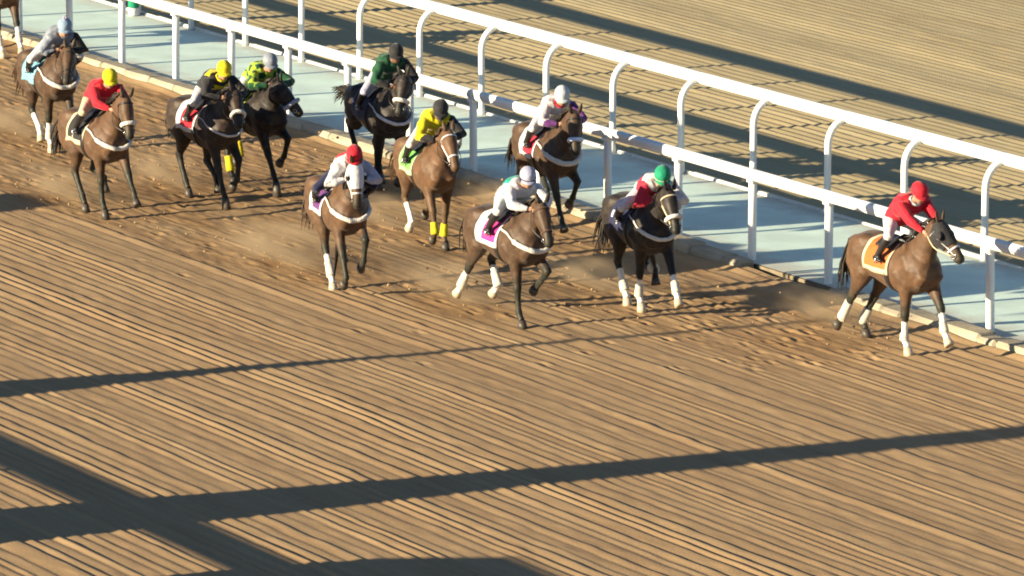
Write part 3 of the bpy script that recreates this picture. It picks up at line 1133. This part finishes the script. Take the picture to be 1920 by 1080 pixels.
def jockey(spec):
    j = spec['jockey']
    seed = sum(map(ord, spec['key'])) + 50
    rnd = random.Random(seed)
    x0, y0 = spec['at']
    t = empty('person', (x0, y0, SAND), R(spec.get('yaw', 0)))
    tag(t, j['label'], 'person', 'jockeys riding in the race')
    capx, capz = spec['cap']
    lean = j.get('lean', 0.0)
    yaw, pit = R(j.get('yaw', -14)), R(j.get('pitch', 14))
    head = np.array((capx, lean * 0.5, capz - 0.125))
    sh = head + np.array((-0.15, -lean * .1, -0.16))
    hip = sh + nrm(np.array((-0.50, 0, 1.58)) - sh) * 0.47
    hip[2] = min(max(hip[2], 1.70), 1.88)
    chest = hip + (sh - hip) * 0.66 + np.array((-0.02, 0, 0.05))
    waist = hip + (sh - hip) * 0.32 + np.array((-0.015, 0, 0.045))
    tors = [(hip + np.array((-0.09, 0, -0.05)), 0.105, 0.085), (hip, 0.165, 0.125), (waist, 0.145, 0.105), (chest, 0.19, 0.135), (sh + np.array((0.0, 0, 0.0)), 0.185, 0.108), (sh + nrm(head - sh) * 0.06, 0.07, 0.06)]
    # limbs
    arms, legs = [], []
    for s in (-1, 1):
        s0 = sh + np.array((-0.01, s * 0.205, -0.025))
        hx = j.get('hand', 0.80) + (0.03 if s > 0 else 0)
        hand = np.array((hx, s * 0.115, 1.76 + 0.25 * (hx - 0.8)))
        dd = hand - s0
        if np.linalg.norm(dd) > 0.56:
            hand = s0 + dd / np.linalg.norm(dd) * 0.56
        el = ik3(s0, hand, 0.29, 0.275, (-0.25, s * 0.95, -0.25))
        arms.append((s0, el, hand, s))
        h0 = hip + np.array((0.0, s * 0.095, -0.03))
        foot = np.array((0.02, s * 0.335, 1.345))
        co, no, _, _ = spec['bvh'].find_nearest(Vector(foot))
        foot = np.array(co + no * 0.085)
        kn = ik3(h0, foot, 0.42, 0.40, (1.0, s * 0.35, 0.45))
        co, no, _, _ = spec['bvh'].find_nearest(Vector(kn))
        if (Vector(kn) - co).dot(no) < 0.075:
            kn = np.array(co + no * 0.075)
        legs.append((h0, kn, foot, s))
    # head frame
    hf = np.array((math.cos(pit) * math.cos(yaw), math.cos(pit) * math.sin(yaw), -math.sin(pit)))
    hl = nrm(np.cross((0, 0, 1.0), hf))
    hu = np.cross(hf, hl)
    neck = tube([sh + np.array((0, 0, 0.0)), sh + (head - sh) * 0.5, head - hu * 0.06 - hf * 0.02], [0.062, 0.054, 0.055], 12)
    HR = [(-0.125, 0.030, 0.030, 0.055), (-0.105, 0.05, 0.055, 0.035), (-0.07, 0.062, 0.075, 0.02), (-0.02, 0.072, 0.092, 0.004), (0.03, 0.077, 0.099, -0.006), (0.075, 0.07, 0.09, -0.008), (0.105, 0.045, 0.06, -0.008), (0.118, 0.015, 0.02, -0.008)]
    headl = loft([ring(head + hu * a + hf * d, hl, hf, b, c, 18, 2.2) for a, b, c, d in HR])
    nose = tube([head + hf * 0.088 + hu * 0.015, head + hf * 0.112 - hu * 0.025, head + hf * 0.096 - hu * 0.036], [(0.010, 0.012), (0.016, 0.016), (0.012, 0.01)], 8, hl)
    ears = [tube([head + hl * s * 0.070 + hu * 0.02, head + hl * s * 0.082 - hf * 0.006, head + hl * s * 0.074 - hu * 0.035], [(0.008, 0.02), (0.012, 0.026), (0.007, 0.014)], 8, hl) for s in (-1, 1)]

    def limb(p, rad, grow=0.0, n=12):
        return tube(p, [r + grow for r in rad], n, (0, 1, 0))

    def arm_pts(a):
        s0, el, hd, s = a
        return [sh + np.array((-0.0, s * 0.09, 0)), s0, s0 + (el - s0) * 0.5, el, el + (hd - el) * 0.35, el + (hd - el) * 0.9]

    def thigh_pts(l):
        h0, kn, ft, s = l
        return [hip + np.array((-0.04, s * 0.06, 0.0)), h0 + np.array((-0.03, 0, 0.0)), h0 + (kn - h0) * 0.4, h0 + (kn - h0) * 0.8, kn]
    # body: one continuous figure
    G = Geo()
    G.add(*tube([q[0] for q in tors], [(q[1] * .93, q[2] * .93) for q in tors], 18, (0, 1, 0), 2.3))
    G.add(*neck).add(*headl).add(*nose)
    for e in ears:
        G.add(*e)
    for a in arms:
        G.add(*limb(arm_pts(a), [0.06, 0.056, 0.045, 0.038, 0.036, 0.027]))
        hd, el = a[2], a[1]
        d = nrm(hd - el)
        G.add(*tube([hd - d * 0.04, hd, hd + d * 0.035, hd + d * 0.055], [(0.026, 0.022), (0.032, 0.026), (0.036, 0.024), (0.02, 0.014)], 10, (0, 0, 1)))
    for l in legs:
        h0, kn, ft, s = l
        G.add(*limb(thigh_pts(l), [0.085, 0.098, 0.085, 0.062, 0.054]))
        G.add(*limb([kn, kn + (ft - kn) * 0.3, kn + (ft - kn) * 0.65, ft], [0.05, 0.052, 0.04, 0.033]))
    V, F = remesh(G, 0.0145, 2, 0.45)
    verts, faces, fm = [tuple(p) for p in V], list(F), [0] * len(F)
    # fingers closed on the rein, thumb on top
    for s0, el, hd, s in arms:
        d = nrm(hd - el)
        up = nrm(np.array((0, 0, 1.0)) - d * d[2])
        sd = np.cross(d, up) * (-s)
        for q in range(4):
            r0 = hd + d * 0.045 + up * (0.024 - 0.016 * q) + sd * -0.012
            ln = (0.030, 0.034, 0.032, 0.026)[q]
            pts = [r0, r0 + d * ln * 0.9 + sd * 0.004, r0 + d * ln * 0.95 + sd * 0.026, r0 + d * 0.004 + sd * 0.036]
            v, f = tube(pts, [0.0095, 0.009, 0.0085, 0.007], 7, up)
            b = len(verts)
            verts += [tuple(p) for p in v]
            faces += [tuple(i + b for i in p) for p in f]
            fm += [0] * len(f)
        r0 = hd + d * 0.0 + up * 0.026 + sd * 0.012
        v, f = tube([r0, r0 + d * 0.028 + up * 0.010 + sd * 0.012, r0 + d * 0.055 + up * 0.006 + sd * 0.016], [0.011, 0.010, 0.007], 7, up)
        b = len(verts)
        verts += [tuple(p) for p in v]
        faces += [tuple(i + b for i in p) for p in f]
        fm += [0] * len(f)
    # mouth
    v, f = tube([head + hf * 0.083 - hu * 0.068 - hl * 0.024, head + hf * 0.093 - hu * 0.066, head + hf * 0.083 - hu * 0.068 + hl * 0.024], [(0.004, 0.004), (0.008, 0.008), (0.004, 0.004)], 6, hu)
    b = len(verts)
    verts += [tuple(p) for p in v]
    faces += [tuple(i + b for i in p) for p in f]
    fm += [1] * len(f)
    body = mesh_obj('body', verts, faces, None, t, True, [j.get('skin', M_skin), M_lips], fm)
    for s in (-1, 1):
        c = head + hf * 0.092 + hl * s * 0.033 + hu * 0.012
        Geo().add(*tube([c - hf * 0.01, c - hf * 0.002, c + hf * 0.004], [0.008, 0.011, 0.004], 8, hl)).obj('eye', M_eye, t)
    # hair below the cap
    G = Geo()
    G.add(*loft([ring(head + hu * a + hf * d, hl, hf, b + 0.006, c + 0.004, 16) for a, b, c, d in ((-0.055, 0.045, 0.045, -0.045), (-0.02, 0.066, 0.065, -0.03), (0.03, 0.077, 0.095, -0.012), (0.06, 0.07, 0.09, -0.01))]))
    G.obj('hair', M_hair, t)
    # jacket
    G = Geo()
    gp = 0.034
    G.add(*tube([q[0] for q in tors[1:5]] + [sh + nrm(head - sh) * 0.055], [(q[1] + gp, q[2] + gp) for q in tors[1:5]] + [(0.082, 0.072)], 18, (0, 1, 0), 2.3))
    for a in arms:
        G.add(*limb(arm_pts(a), [0.085, 0.092, 0.082, 0.074, 0.066, 0.038]))
    V, F = remesh(G, 0.0155, 2, 0.45)
    # windblown creases
    nrmz = np.sin(V[:, 0] * 31 + V[:, 2] * 17 + seed) * np.sin(V[:, 1] * 27 + V[:, 2] * 23 + 1.3 * seed)
    cen = hip + (sh - hip) * 0.5
    V = V + (V - cen) / np.maximum(0.05, np.linalg.norm(V - cen, axis=1))[:, None] * (0.009 * nrmz + 0.006)[:, None]
    C = np.array([V[list(f)].mean(0) for f in F])
    fmj = np.zeros(len(F), int)
    body_m = j['silks']
    for s, idx in ((-1, 1), (1, 2)):
        a = arms[0 if s < 0 else 1]
        seg = [a[0] + (a[1] - a[0]) * q for q in (0.18, 0.5, 1.0)] + [a[1] + (a[2] - a[1]) * q for q in (0.5, 1.0)]
        dm = np.min([((C - p) ** 2).sum(1) for p in seg], axis=0)
        dt = np.min([((C - q) ** 2).sum(1) for q in (hip, waist, chest, sh, sh + np.array((0, s * 0.07, 0)))], axis=0)
        fmj[dm < dt] = idx
        if j.get('cuff'):
            fmj[(np.min([((C - (a[1] + (a[2] - a[1]) * q)) ** 2).sum(1) for q in (0.55, 0.85)], axis=0) < 0.07 ** 2)] = 3
    ax = nrm(sh - hip)
    along = (C - hip) @ ax / np.linalg.norm(sh - hip)
    if j.get('yoke'):
        a0, a1 = j['yoke']
        fmj[(along > a0) & (along < a1) & (fmj == 0)] = 3
    if j.get('checks'):
        rr_ = np.sin(C[:, 0] * 26) * np.sin(C[:, 1] * 24 + 1) * np.sin(C[:, 2] * 25 + 2)
        fmj[rr_ > 0.08] = 3
    mats = [body_m, j.get('sleeve_r', body_m), j.get('sleeve_l', body_m), j.get('trim', WHITE)]
    mesh_obj('jacket', V, F, None, t, True, mats, fmj)
    if j.get('collar'):
        c = sh + nrm(head - sh) * 0.06
        G = Geo()
        dd = nrm(head - sh)
        u = np.array((0, 1.0, 0))
        w = np.cross(dd, u)
        pts = [c + 0.074 * (u * math.cos(a) + w * math.sin(a)) for a in np.linspace(0, 2 * math.pi, 17)]
        G.add(*tube(pts, 0.022, 8, dd)).obj('collar', j['collar'], t)
    # breeches
    G = Geo()
    G.add(*tube([tors[0][0], tors[1][0], hip + (waist - hip) * 0.55], [(0.12, 0.105), (0.178, 0.14), (0.155, 0.118)], 18, (0, 1, 0), 2.3))
    for l in legs:
        h0, kn, ft, s = l
        G.add(*limb(thigh_pts(l) + [kn + (ft - kn) * 0.16], [0.10, 0.113, 0.10, 0.077, 0.068, 0.062]))
    V, F = remesh(G, 0.016, 2, 0.45)
    mesh_obj('breeches', V, F, j.get('breeches', WHITE), t)
    # boots and stirrups
    for h0, kn, ft, s in legs:
        d = nrm(ft - kn)
        G = Geo()
        q0 = kn + (ft - kn) * 0.10
        G.add(*limb([q0, kn + (ft - kn) * 0.35, kn + (ft - kn) * 0.7, ft + d * 0.02], [0.064, 0.064, 0.052, 0.046]))
        toe = nrm(np.array((0.95, s * 0.12, -0.12)))
        a0 = ft + d * 0.035
        G.add(*tube([a0 - toe * 0.075, a0 - toe * 0.03, a0 + toe * 0.06, a0 + toe * 0.13, a0 + toe * 0.16], [(0.026, 0.026), (0.037, 0.042), (0.040, 0.034), (0.036, 0.026), (0.014, 0.012)], 12, (0, 1, 0), 2.4))
        V, F = remesh(G, 0.013, 1, 0.4)
        mesh_obj('boot', V, F, j.get('boots', M_black), t)
        # stirrup iron and leather belong to the horse's saddle
        G = Geo()
        sp = a0 + toe * 0.05 + np.array((0, 0, -0.045))
        arch = [sp + np.array((0, s * 0.055 * math.cos(a), 0.10 * math.sin(a))) for a in np.linspace(0, math.pi, 11)]
        G.add(*tube(arch, 0.007, 6, (1, 0, 0)))
        G.add(*tube([arch[0], arch[-1]], [(0.02, 0.006), (0.02, 0.006)], 6, (1, 0, 0), 4))
        so = G.obj('stirrup', M_metal, spec['saddle_obj'])
        top = Vector((0.06, s * 0.2, 1.5))
        co, no, _, _ = spec['bvh'].find_nearest(top)
        G = Geo()
        G.add(*tube([np.array(co + no * 0.06), arch[5] * .5 + np.array(co + no * 0.09) * .5, arch[5]], [(0.012, 0.004)] * 3, 6, (1, 0, 0), 4))
        G.obj('stirrup_leather', M_black, spec['saddle_obj'])
    # reins
    for (s0, el, hd, s), bit in zip(arms, spec['bits']):
        G = Geo()
        mid = (hd + bit) / 2 + np.array((0, s * 0.07, -0.05))
        pts = spline([hd + np.array((0.02, -s * 0.01, 0.0)), mid, bit], 8)
        G.add(*tube(pts, [(0.010, 0.004)] * 8, 6, (0, 0, 1), 4))
        G.obj('rein', j.get('reins', M_black), spec['empty'])
    # cap over the helmet
    G = Geo()
    CR = [(0.0, 0.112, 0.135, -0.012), (0.05, 0.120, 0.143, -0.012), (0.095, 0.113, 0.133, -0.014), (0.13, 0.092, 0.110, -0.016), (0.154, 0.057, 0.07, -0.018), (0.165, 0.013, 0.016, -0.018)]
    G.add(*loft([ring(head + hu * a + hf * d, hl, hf, b, c, 20) for a, b, c, d in CR]))
    pk = []
    for rr_ in (0.0, 0.5, 1.0):
        row = []
        for q in range(9):
            a = (q / 8 - 0.5) * 2.1
            row.append(head + hu * (0.028 - 0.022 * rr_) + hf * (math.cos(a) * (0.120 + 0.066 * rr_)) + hl * (math.sin(a) * (0.112 + 0.018 * rr_)))
        pk.append(row)
    v = [p for row in pk for p in row] + [p - hu * 0.008 for row in pk for p in row]
    f = []
    for a in range(2):
        for b in range(8):
            i = a * 9 + b
            f.append((i, i + 1, i + 10, i + 9))
            f.append((i + 27, i + 36, i + 37, i + 28))
    for b in range(8):
        f.append((18 + b, 19 + b, 46 + b, 45 + b))
    G.add(v, f)
    cp = G.obj('cap', j['cap'], t)
    if j.get('pompom'):
        c = head + hu * 0.185 - hf * 0.015
        G = Geo()
        for q in range(26):
            d = nrm([rnd.gauss(0, 1) for _ in range(3)])
            G.add(*tube([c, c + d * 0.03, c + d * 0.045], [0.012, 0.014, 0.003], 5, (0.3, 0.5, 0.7)))
        G.add(*tube([head + hu * 0.13, c], [0.02, 0.02], 8)).obj('pompom', j['pompom'], cp)
    if j.get('cap_band'):
        G = Geo()
        pts = [head + hu * 0.022 - hf * 0.01 + hl * 0.121 * math.cos(a) + hf * 0.144 * math.sin(a) for a in np.linspace(0, 2 * math.pi, 25)]
        G.add(*tube(pts, [(0.012, 0.004)] * 25, 6, hu, 3)).obj('cap_band', j['cap_band'], cp)
    # goggles
    G = Geo()
    pts = [head + hu * 0.012 + hl * 0.083 * math.sin(a) + hf * (0.107 * math.cos(a) + 0.0) for a in np.linspace(-1.25, 1.25, 13)]
    G.add(*tube(pts, [(0.010, 0.006)] * 3 + [(0.026, 0.012)] * 7 + [(0.010, 0.006)] * 3, 8, hu, 3)).obj('goggles', M_lens, t)
    if j.get('mask'):
        G = Geo()
        G.add(*loft([ring(head + hu * a + hf * d, hl, hf, b + 0.008, c + 0.008, 16) for a, b, c, d in HR[:4]])).obj('face_mask', j['mask'], t)
    return t


# ------------------------------------------------------------------ colours of each runner
H_black = mat('horsehair_black', (0.018, 0.014, 0.011), 0.5, 0.3, 20)
H_brown = mat('horsehair_brown', (0.05, 0.026, 0.014), 0.5, 0.3, 20)
H_grey = mat('horsehair_grey', (0.30, 0.28, 0.26), 0.5, 0.2, 20)
BAY = coat_mat('coat_bay', (0.058, 0.031, 0.016), (0.013, 0.015, 0.011))
BAY2 = coat_mat('coat_bright_bay', (0.086, 0.044, 0.021), (0.016, 0.018, 0.012))
DARK = coat_mat('coat_dark_bay', (0.026, 0.015, 0.010), (0.008, 0.010, 0.009))
BLACK = coat_mat('coat_black', (0.013, 0.0095, 0.0085), (0.006, 0.009, 0.009))
CHEST = coat_mat('coat_chestnut', (0.100, 0.050, 0.023), (0.048, 0.036, 0.017))
RED = cloth('red', (0.46, 0.008, 0.022))
CRIMSON = cloth('crimson', (0.38, 0.012, 0.035))
YELLOW = cloth('yellow', (0.55, 0.47, 0.006))
GREEN = cloth('emerald', (0.006, 0.22, 0.115))
DGREEN = cloth('dark_green', (0.006, 0.060, 0.024))
LIME = cloth('lime', (0.27, 0.38, 0.02))
CLOTHGREEN = cloth('bright_green', (0.13, 0.36, 0.075))
TEAL = cloth('teal', (0.015, 0.26, 0.20))
PURPLE = cloth('purple', (0.10, 0.025, 0.14))
NAVY = cloth('navy', (0.010, 0.013, 0.048))
BLACKC = cloth('black', (0.016, 0.016, 0.018))
ORANGE = cloth('orange', (0.44, 0.115, 0.022))
PINK = cloth('magenta', (0.62, 0.03, 0.22))
SKYB = cloth('sky_blue', (0.15, 0.34, 0.43))
SILVER = cloth('silver', (0.19, 0.215, 0.26), 0.5)
LAV = cloth('pale_lavender', (0.33, 0.34, 0.45))
CREAM = cloth('cream', (0.48, 0.41, 0.28))
BLUSH = cloth('blush_white', (0.52, 0.46, 0.47))
YWRAP = cloth('wrap_yellow', (0.50, 0.42, 0.01))
WWRAP = cloth('wrap_white', (0.50, 0.47, 0.40))
LIGHTG = cloth('pale_green', (0.30, 0.46, 0.27))
DMARK = cloth('mark_dark', (0.02, 0.05, 0.02))
BROWNC = cloth('brown', (0.07, 0.035, 0.02))

bar = lambda i0, i1, j0, j1: {(i, j) for i in range(i0, i1) for j in range(j0, j1)}
LOOK = {
    'lead': dict(label='bay horse in front of the field wearing a black hood and orange saddle cloth', coat=BAY2, hair=H_black, cloth=ORANGE, trim=CREAM, hood=BLACKC, noseband=False, collar=False, marks=None,
                 wraps=dict(RH=WWRAP, LH=WWRAP, RF=WWRAP, LF=WWRAP), wrap_from=dict(RH=0.3, RF=0.75, LF=0.55), socks=('RF', 'LF'), bridle=WHITE, rear_border=1, tail=(-0.38, 0.06, 0.66),
                 jockey=dict(label='jockey in red jacket and red cap on the leading horse', silks=RED, cap=RED, collar=WHITE, yaw=-4, pitch=24, hand=0.86, reins=CREAM)),
    'h7': dict(label='dark horse with a navy saddle cloth and white leg wraps behind the leader', coat=BLACK, hair=H_black, cloth=NAVY, trim=NAVY, mark_mat=WHITE, marks=bar(1, 2, 5, 8) | bar(6, 7, 3, 5), bridle=CREAM, collar_r=0.03,
               wraps=dict(RH=WWRAP, LH=WWRAP, RF=WWRAP, LF=WWRAP), socks=('RF', 'LF', 'RH'), wrap_from=dict(RH=0.7, LH=0.6), tail=(-0.35, -0.10, 0.6),
               jockey=dict(label='jockey in a green cap and white jacket with crimson band', silks=WHITE, trim=CRIMSON, yoke=(0.10, 0.72), sleeve_r=CRIMSON, cap=GREEN, cap_band=LIGHTG, yaw=-18, pitch=30, breeches=WHITE)),
    'h5': dict(label='dark bay horse with magenta saddle cloth and white wraps on its hind legs', coat=BAY, hair=H_black, cloth=PINK, trim=WHITE, rear_border=4, wraps=dict(RH=WWRAP, LH=WWRAP), socks=('RH', 'LH'), noseband=False, bridle=BROWNC,
               tail=(-0.25, 0.05, 0.80),
               jockey=dict(label='jockey in white with a teal back panel and pale lavender cap', silks=WHITE, trim=TEAL, yoke=(0.45, 0.95), cap=LAV, cap_band=BLACKC, yaw=-20, pitch=22)),
    'h8': dict(label='bay horse with white collar running beside the rail behind the lavender-capped jockey', coat=BAY, hair=H_black, cloth=CRIMSON, trim=WHITE, rear_border=3, noseband_mat=cloth('pale_blue', (0.5, 0.58, 0.72)), collar_r=0.04, hood=None,
               jockey=dict(label='jockey in blush white jacket with purple left sleeve and white cap', silks=BLUSH, sleeve_l=PURPLE, collar=CRIMSON, cap=cloth('cap_white', (0.42, 0.46, 0.47)), yaw=-16, pitch=26)),
    'h6': dict(label='chestnut horse with bright green saddle cloth and yellow front leg wraps', coat=CHEST, hair=H_brown, points=0.5, cloth=CLOTHGREEN, trim=LIGHTG, mark_mat=DMARK, marks=bar(2, 4, 3, 9) | bar(4, 7, 6, 9) | bar(7, 9, 3, 6), wraps=dict(RF=YWRAP, LF=YWRAP), noseband=False, collar=False, bridle=WHITE, socks=('RH',),
               jockey=dict(label='jockey in yellow jacket with black sleeve, black cap and mask', silks=YELLOW, sleeve_l=BLACKC, cap=BLACKC, mask=BLACKC, skin=M_skin_dark, yaw=-14, pitch=28)),
    'h9': dict(label='black horse with thin white collar and noseband carrying the dark green jockey', coat=BLACK, hair=H_black, cloth=NAVY, trim=NAVY, collar_mat=WHITE, collar_r=0.026, tail=(-0.75, -0.05, 1.12),
               jockey=dict(label='jockey in dark green jacket and black cap beside the near rail', silks=DGREEN, sleeve_l=BLACKC, cap=BLACKC, skin=M_skin_dark, breeches=LAV, yaw=-16, pitch=20)),
    'h4': dict(label='bay horse wearing a white hood with dark eye holes', coat=BAY2, hair=H_brown, cloth=PURPLE, trim=WHITE, rear_border=4, hood=WHITE, hood_eye=BLACKC, noseband=False, bridle=WHITE, wraps=dict(RH=WWRAP), socks=('RH',), tail=(-0.18, -0.12, 0.72), girth=M_black,
               jockey=dict(label='jockey in white jacket with red stripe and red cap behind the white hood', silks=WHITE, trim=RED, yoke=(0.55, 0.85), sleeve_l=LAV, cap=RED, yaw=-14, pitch=34, breeches=NAVY, hand=0.84)),
    'h3': dict(label='black-brown horse with its head turned towards the rail and yellow hind wrap', coat=BLACK, hair=H_black, cloth=DGREEN, trim=LIME, wraps=dict(RH=YWRAP, LH=YWRAP), collar=False, noseband_mat=LAV,
               jockey=dict(label='jockey in lime and dark green patterned jacket and silver cap', silks=LIME, trim=DGREEN, checks=True, sleeve_l=DGREEN, cap=SILVER, yaw=-10, pitch=22)),
    'h2': dict(label='dark bay horse with red saddle cloth beside the lime-jacketed jockey', coat=DARK, hair=H_black, cloth=RED, trim=WHITE, rear_border=3, collar_r=0.018, tail=(-0.2, 0, 0.8),
               jockey=dict(label='jockey in black jacket with yellow collar and yellow cap', silks=BLACKC, collar=YELLOW, trim=YELLOW, yoke=(0.80, 1.05), cap=YELLOW, yaw=-18, pitch=22)),
    'h1': dict(label='bay horse with white collar and white noseband ridden by the red and yellow jockey', coat=BAY2, hair=H_black, cloth=BLACKC, trim=CREAM, rear_border=1, mark_mat=CREAM, marks=bar(5, 6, 2, 12),
               jockey=dict(label='jockey in red jacket with white cuffs and yellow cap', silks=RED, trim=WHITE, cuff=True, cap=YELLOW, yaw=-12, pitch=24, breeches=CREAM, hand=0.84)),
    'h0': dict(label='dark bay horse with sky-blue saddle cloth and thick white collar at left', coat=BAY, hair=H_brown, cloth=SKYB, trim=SKYB, mark_mat=BLACKC, marks=bar(4, 6, 12, 17), collar_r=0.036, noseband=False, wraps=dict(RF=WWRAP), socks=('RH', 'RF'),
               jockey=dict(label='jockey in silver jacket and pale blue cap with a pompom', silks=SILVER, sleeve_l=BLACKC, cap=cloth('ice_blue', (0.20, 0.28, 0.38)), pompom=LAV, yaw=-16, pitch=22)),
    'hx': dict(label='brown horse with pale legs cut off by the top left corner', coat=BAY2, hair=H_grey, cloth=WHITE, trim=WHITE, wraps=dict(RF=WWRAP, LF=WWRAP), socks=('RF', 'LF'),
               jockey=dict(label='jockey of the last horse, above the top left corner', silks=LAV, cap=RED)),
}
for h in HORSES:                     # turn about a point near the withers
    if 'yaw' in h:
        a_ = R(h['yaw'])
        h['at'] = (h['at'][0] + 0.8 - 0.8 * math.cos(a_), h['at'][1] - 0.8 * math.sin(a_))
for h in HORSES:
    h.update(LOOK[h['key']])
    horse(h)
    jockey(h)

# ------------------------------------------------------------------ striped marker pole by the far rail
mp_ = empty('marker_pole', (-29.72, 2.86, 0.0))
tag(mp_, 'green and white banded marker pole standing by the far rail', 'pole')
for i in range(6):
    g = Geo()
    z0 = 0.15 + (i - 1) * 0.45 if i else 0.0
    z1 = 0.147 + i * 0.45 if i else 0.147
    g.add(*tube([(0, 0, z0), (0, 0, z0 + 0.02), (0, 0, z1 - 0.01), (0, 0, z1)], [0.10, 0.105, 0.105, 0.105], 20))
    g.obj('band', WHITE if i % 2 == 0 else GREEN, mp_)

# ------------------------------------------------------------------ dust thrown up by the hooves
M_dust = bpy.data.materials.new('dust')
M_dust.use_nodes = True
t_ = M_dust.node_tree
t_.nodes.remove(t_.nodes['Principled BSDF'])
pv = t_.nodes.new('ShaderNodeVolumePrincipled')
pv.inputs['Color'].default_value = (0.62, 0.47, 0.30, 1)
tc = t_.nodes.new('ShaderNodeTexCoord')
ln = t_.nodes.new('ShaderNodeVectorMath')
ln.operation = 'LENGTH'
t_.links.new(tc.outputs['Object'], ln.inputs[0])
fall = t_.nodes.new('ShaderNodeMapRange')
fall.inputs[1].default_value = 1.0
fall.inputs[2].default_value = 0.1
t_.links.new(ln.outputs['Value'], fall.inputs[0])
nz = t_.nodes.new('ShaderNodeTexNoise')
nz.inputs['Scale'].default_value = 1.7
nz.inputs['Detail'].default_value = 3
t_.links.new(tc.outputs['Object'], nz.inputs['Vector'])
nr = t_.nodes.new('ShaderNodeMapRange')
nr.inputs[1].default_value = 0.40
nr.inputs[2].default_value = 0.70
nr.inputs[4].default_value = 2.2
t_.links.new(nz.outputs[0], nr.inputs[0])
mu = t_.nodes.new('ShaderNodeMath')
mu.operation = 'MULTIPLY'
t_.links.new(fall.outputs[0], mu.inputs[0])
t_.links.new(nr.outputs[0], mu.inputs[1])
t_.links.new(mu.outputs[0], pv.inputs['Density'])
t_.links.new(pv.outputs[0], t_.nodes['Material Output'].inputs['Volume'])
rings = [ring((0, 0, math.sin(a)), (1, 0, 0), (0, 1, 0), math.cos(a), math.cos(a), 16) for a in np.linspace(-1.45, 1.45, 9)]
g = Geo()
g.add(*loft(rings))
dust_me = None
for h, dx, sx, sy, sz in (('lead', -2.0, 1.3, 0.55, 0.34), ('h7', -1.7, 1.2, 0.6, 0.34), ('h5', -2.1, 1.5, 0.6, 0.38), ('h4', -2.2, 1.9, 0.8, 0.45), ('h6', -1.9, 1.4, 0.6, 0.36), ('h1', -1.4, 1.3, 0.6, 0.34), ('h2', -1.6, 1.3, 0.6, 0.36), ('h8', -1.7, 1.2, 0.5, 0.34), ('h0', -1.6, 1.3, 0.6, 0.34)):
    q = next(k for k in HORSES if k['key'] == h)
    if dust_me is None:
        o = g.obj('dust_cloud', M_dust)
        dust_me = o.data
    else:
        o = bpy.data.objects.new('dust_cloud', dust_me)
        COL.objects.link(o)
    o.location = (q['at'][0] + dx, q['at'][1], SAND + sz * 0.75)
    o.scale = (sx, sy, sz)
    tag(o, 'thin brown dust kicked up behind the hooves of ' + q['label'].split(' with ')[0].split(' wearing ')[0].split(' in front')[0].split(' running')[0], kind='stuff')

# ------------------------------------------------------------------ clods of sand torn up along the lanes
cr = random.Random(21)
g = Geo()
for h in HORSES:
    x, y = h['at']
    for q in range(30):
        air = q < 13
        if air:
            px, py = x - 1.1 - cr.expovariate(1.1), y + cr.gauss(0, 0.28)
            pz = SAND + abs(cr.gauss(0.10, 0.22)) + 0.02
        else:
            px, py, pz = x - cr.uniform(-0.8, 7.0), y + cr.gauss(0, 0.45), SAND + 0.012
        r_c = cr.uniform(0.010, 0.028) if air else cr.uniform(0.008, 0.026)
        if py > -0.6:
            continue
        a0 = cr.uniform(0, 6.28)
        rings = [[np.array((px + r_c * k * cr.uniform(.75, 1.25) * math.cos(a0 + b), py + r_c * k * cr.uniform(.75, 1.25) * math.sin(a0 + b), pz + r_c * zz)) for b in np.linspace(0, 5.03, 5)] for zz, k in ((-0.7, 0.6), (0.0, 1.0), (0.65, 0.55))]
        g.add(*loft(rings))
co_ = g.obj('sand_clods', M_sand, None, False)
tag(co_, 'small clods of sand kicked up and strewn along the lanes', kind='stuff')
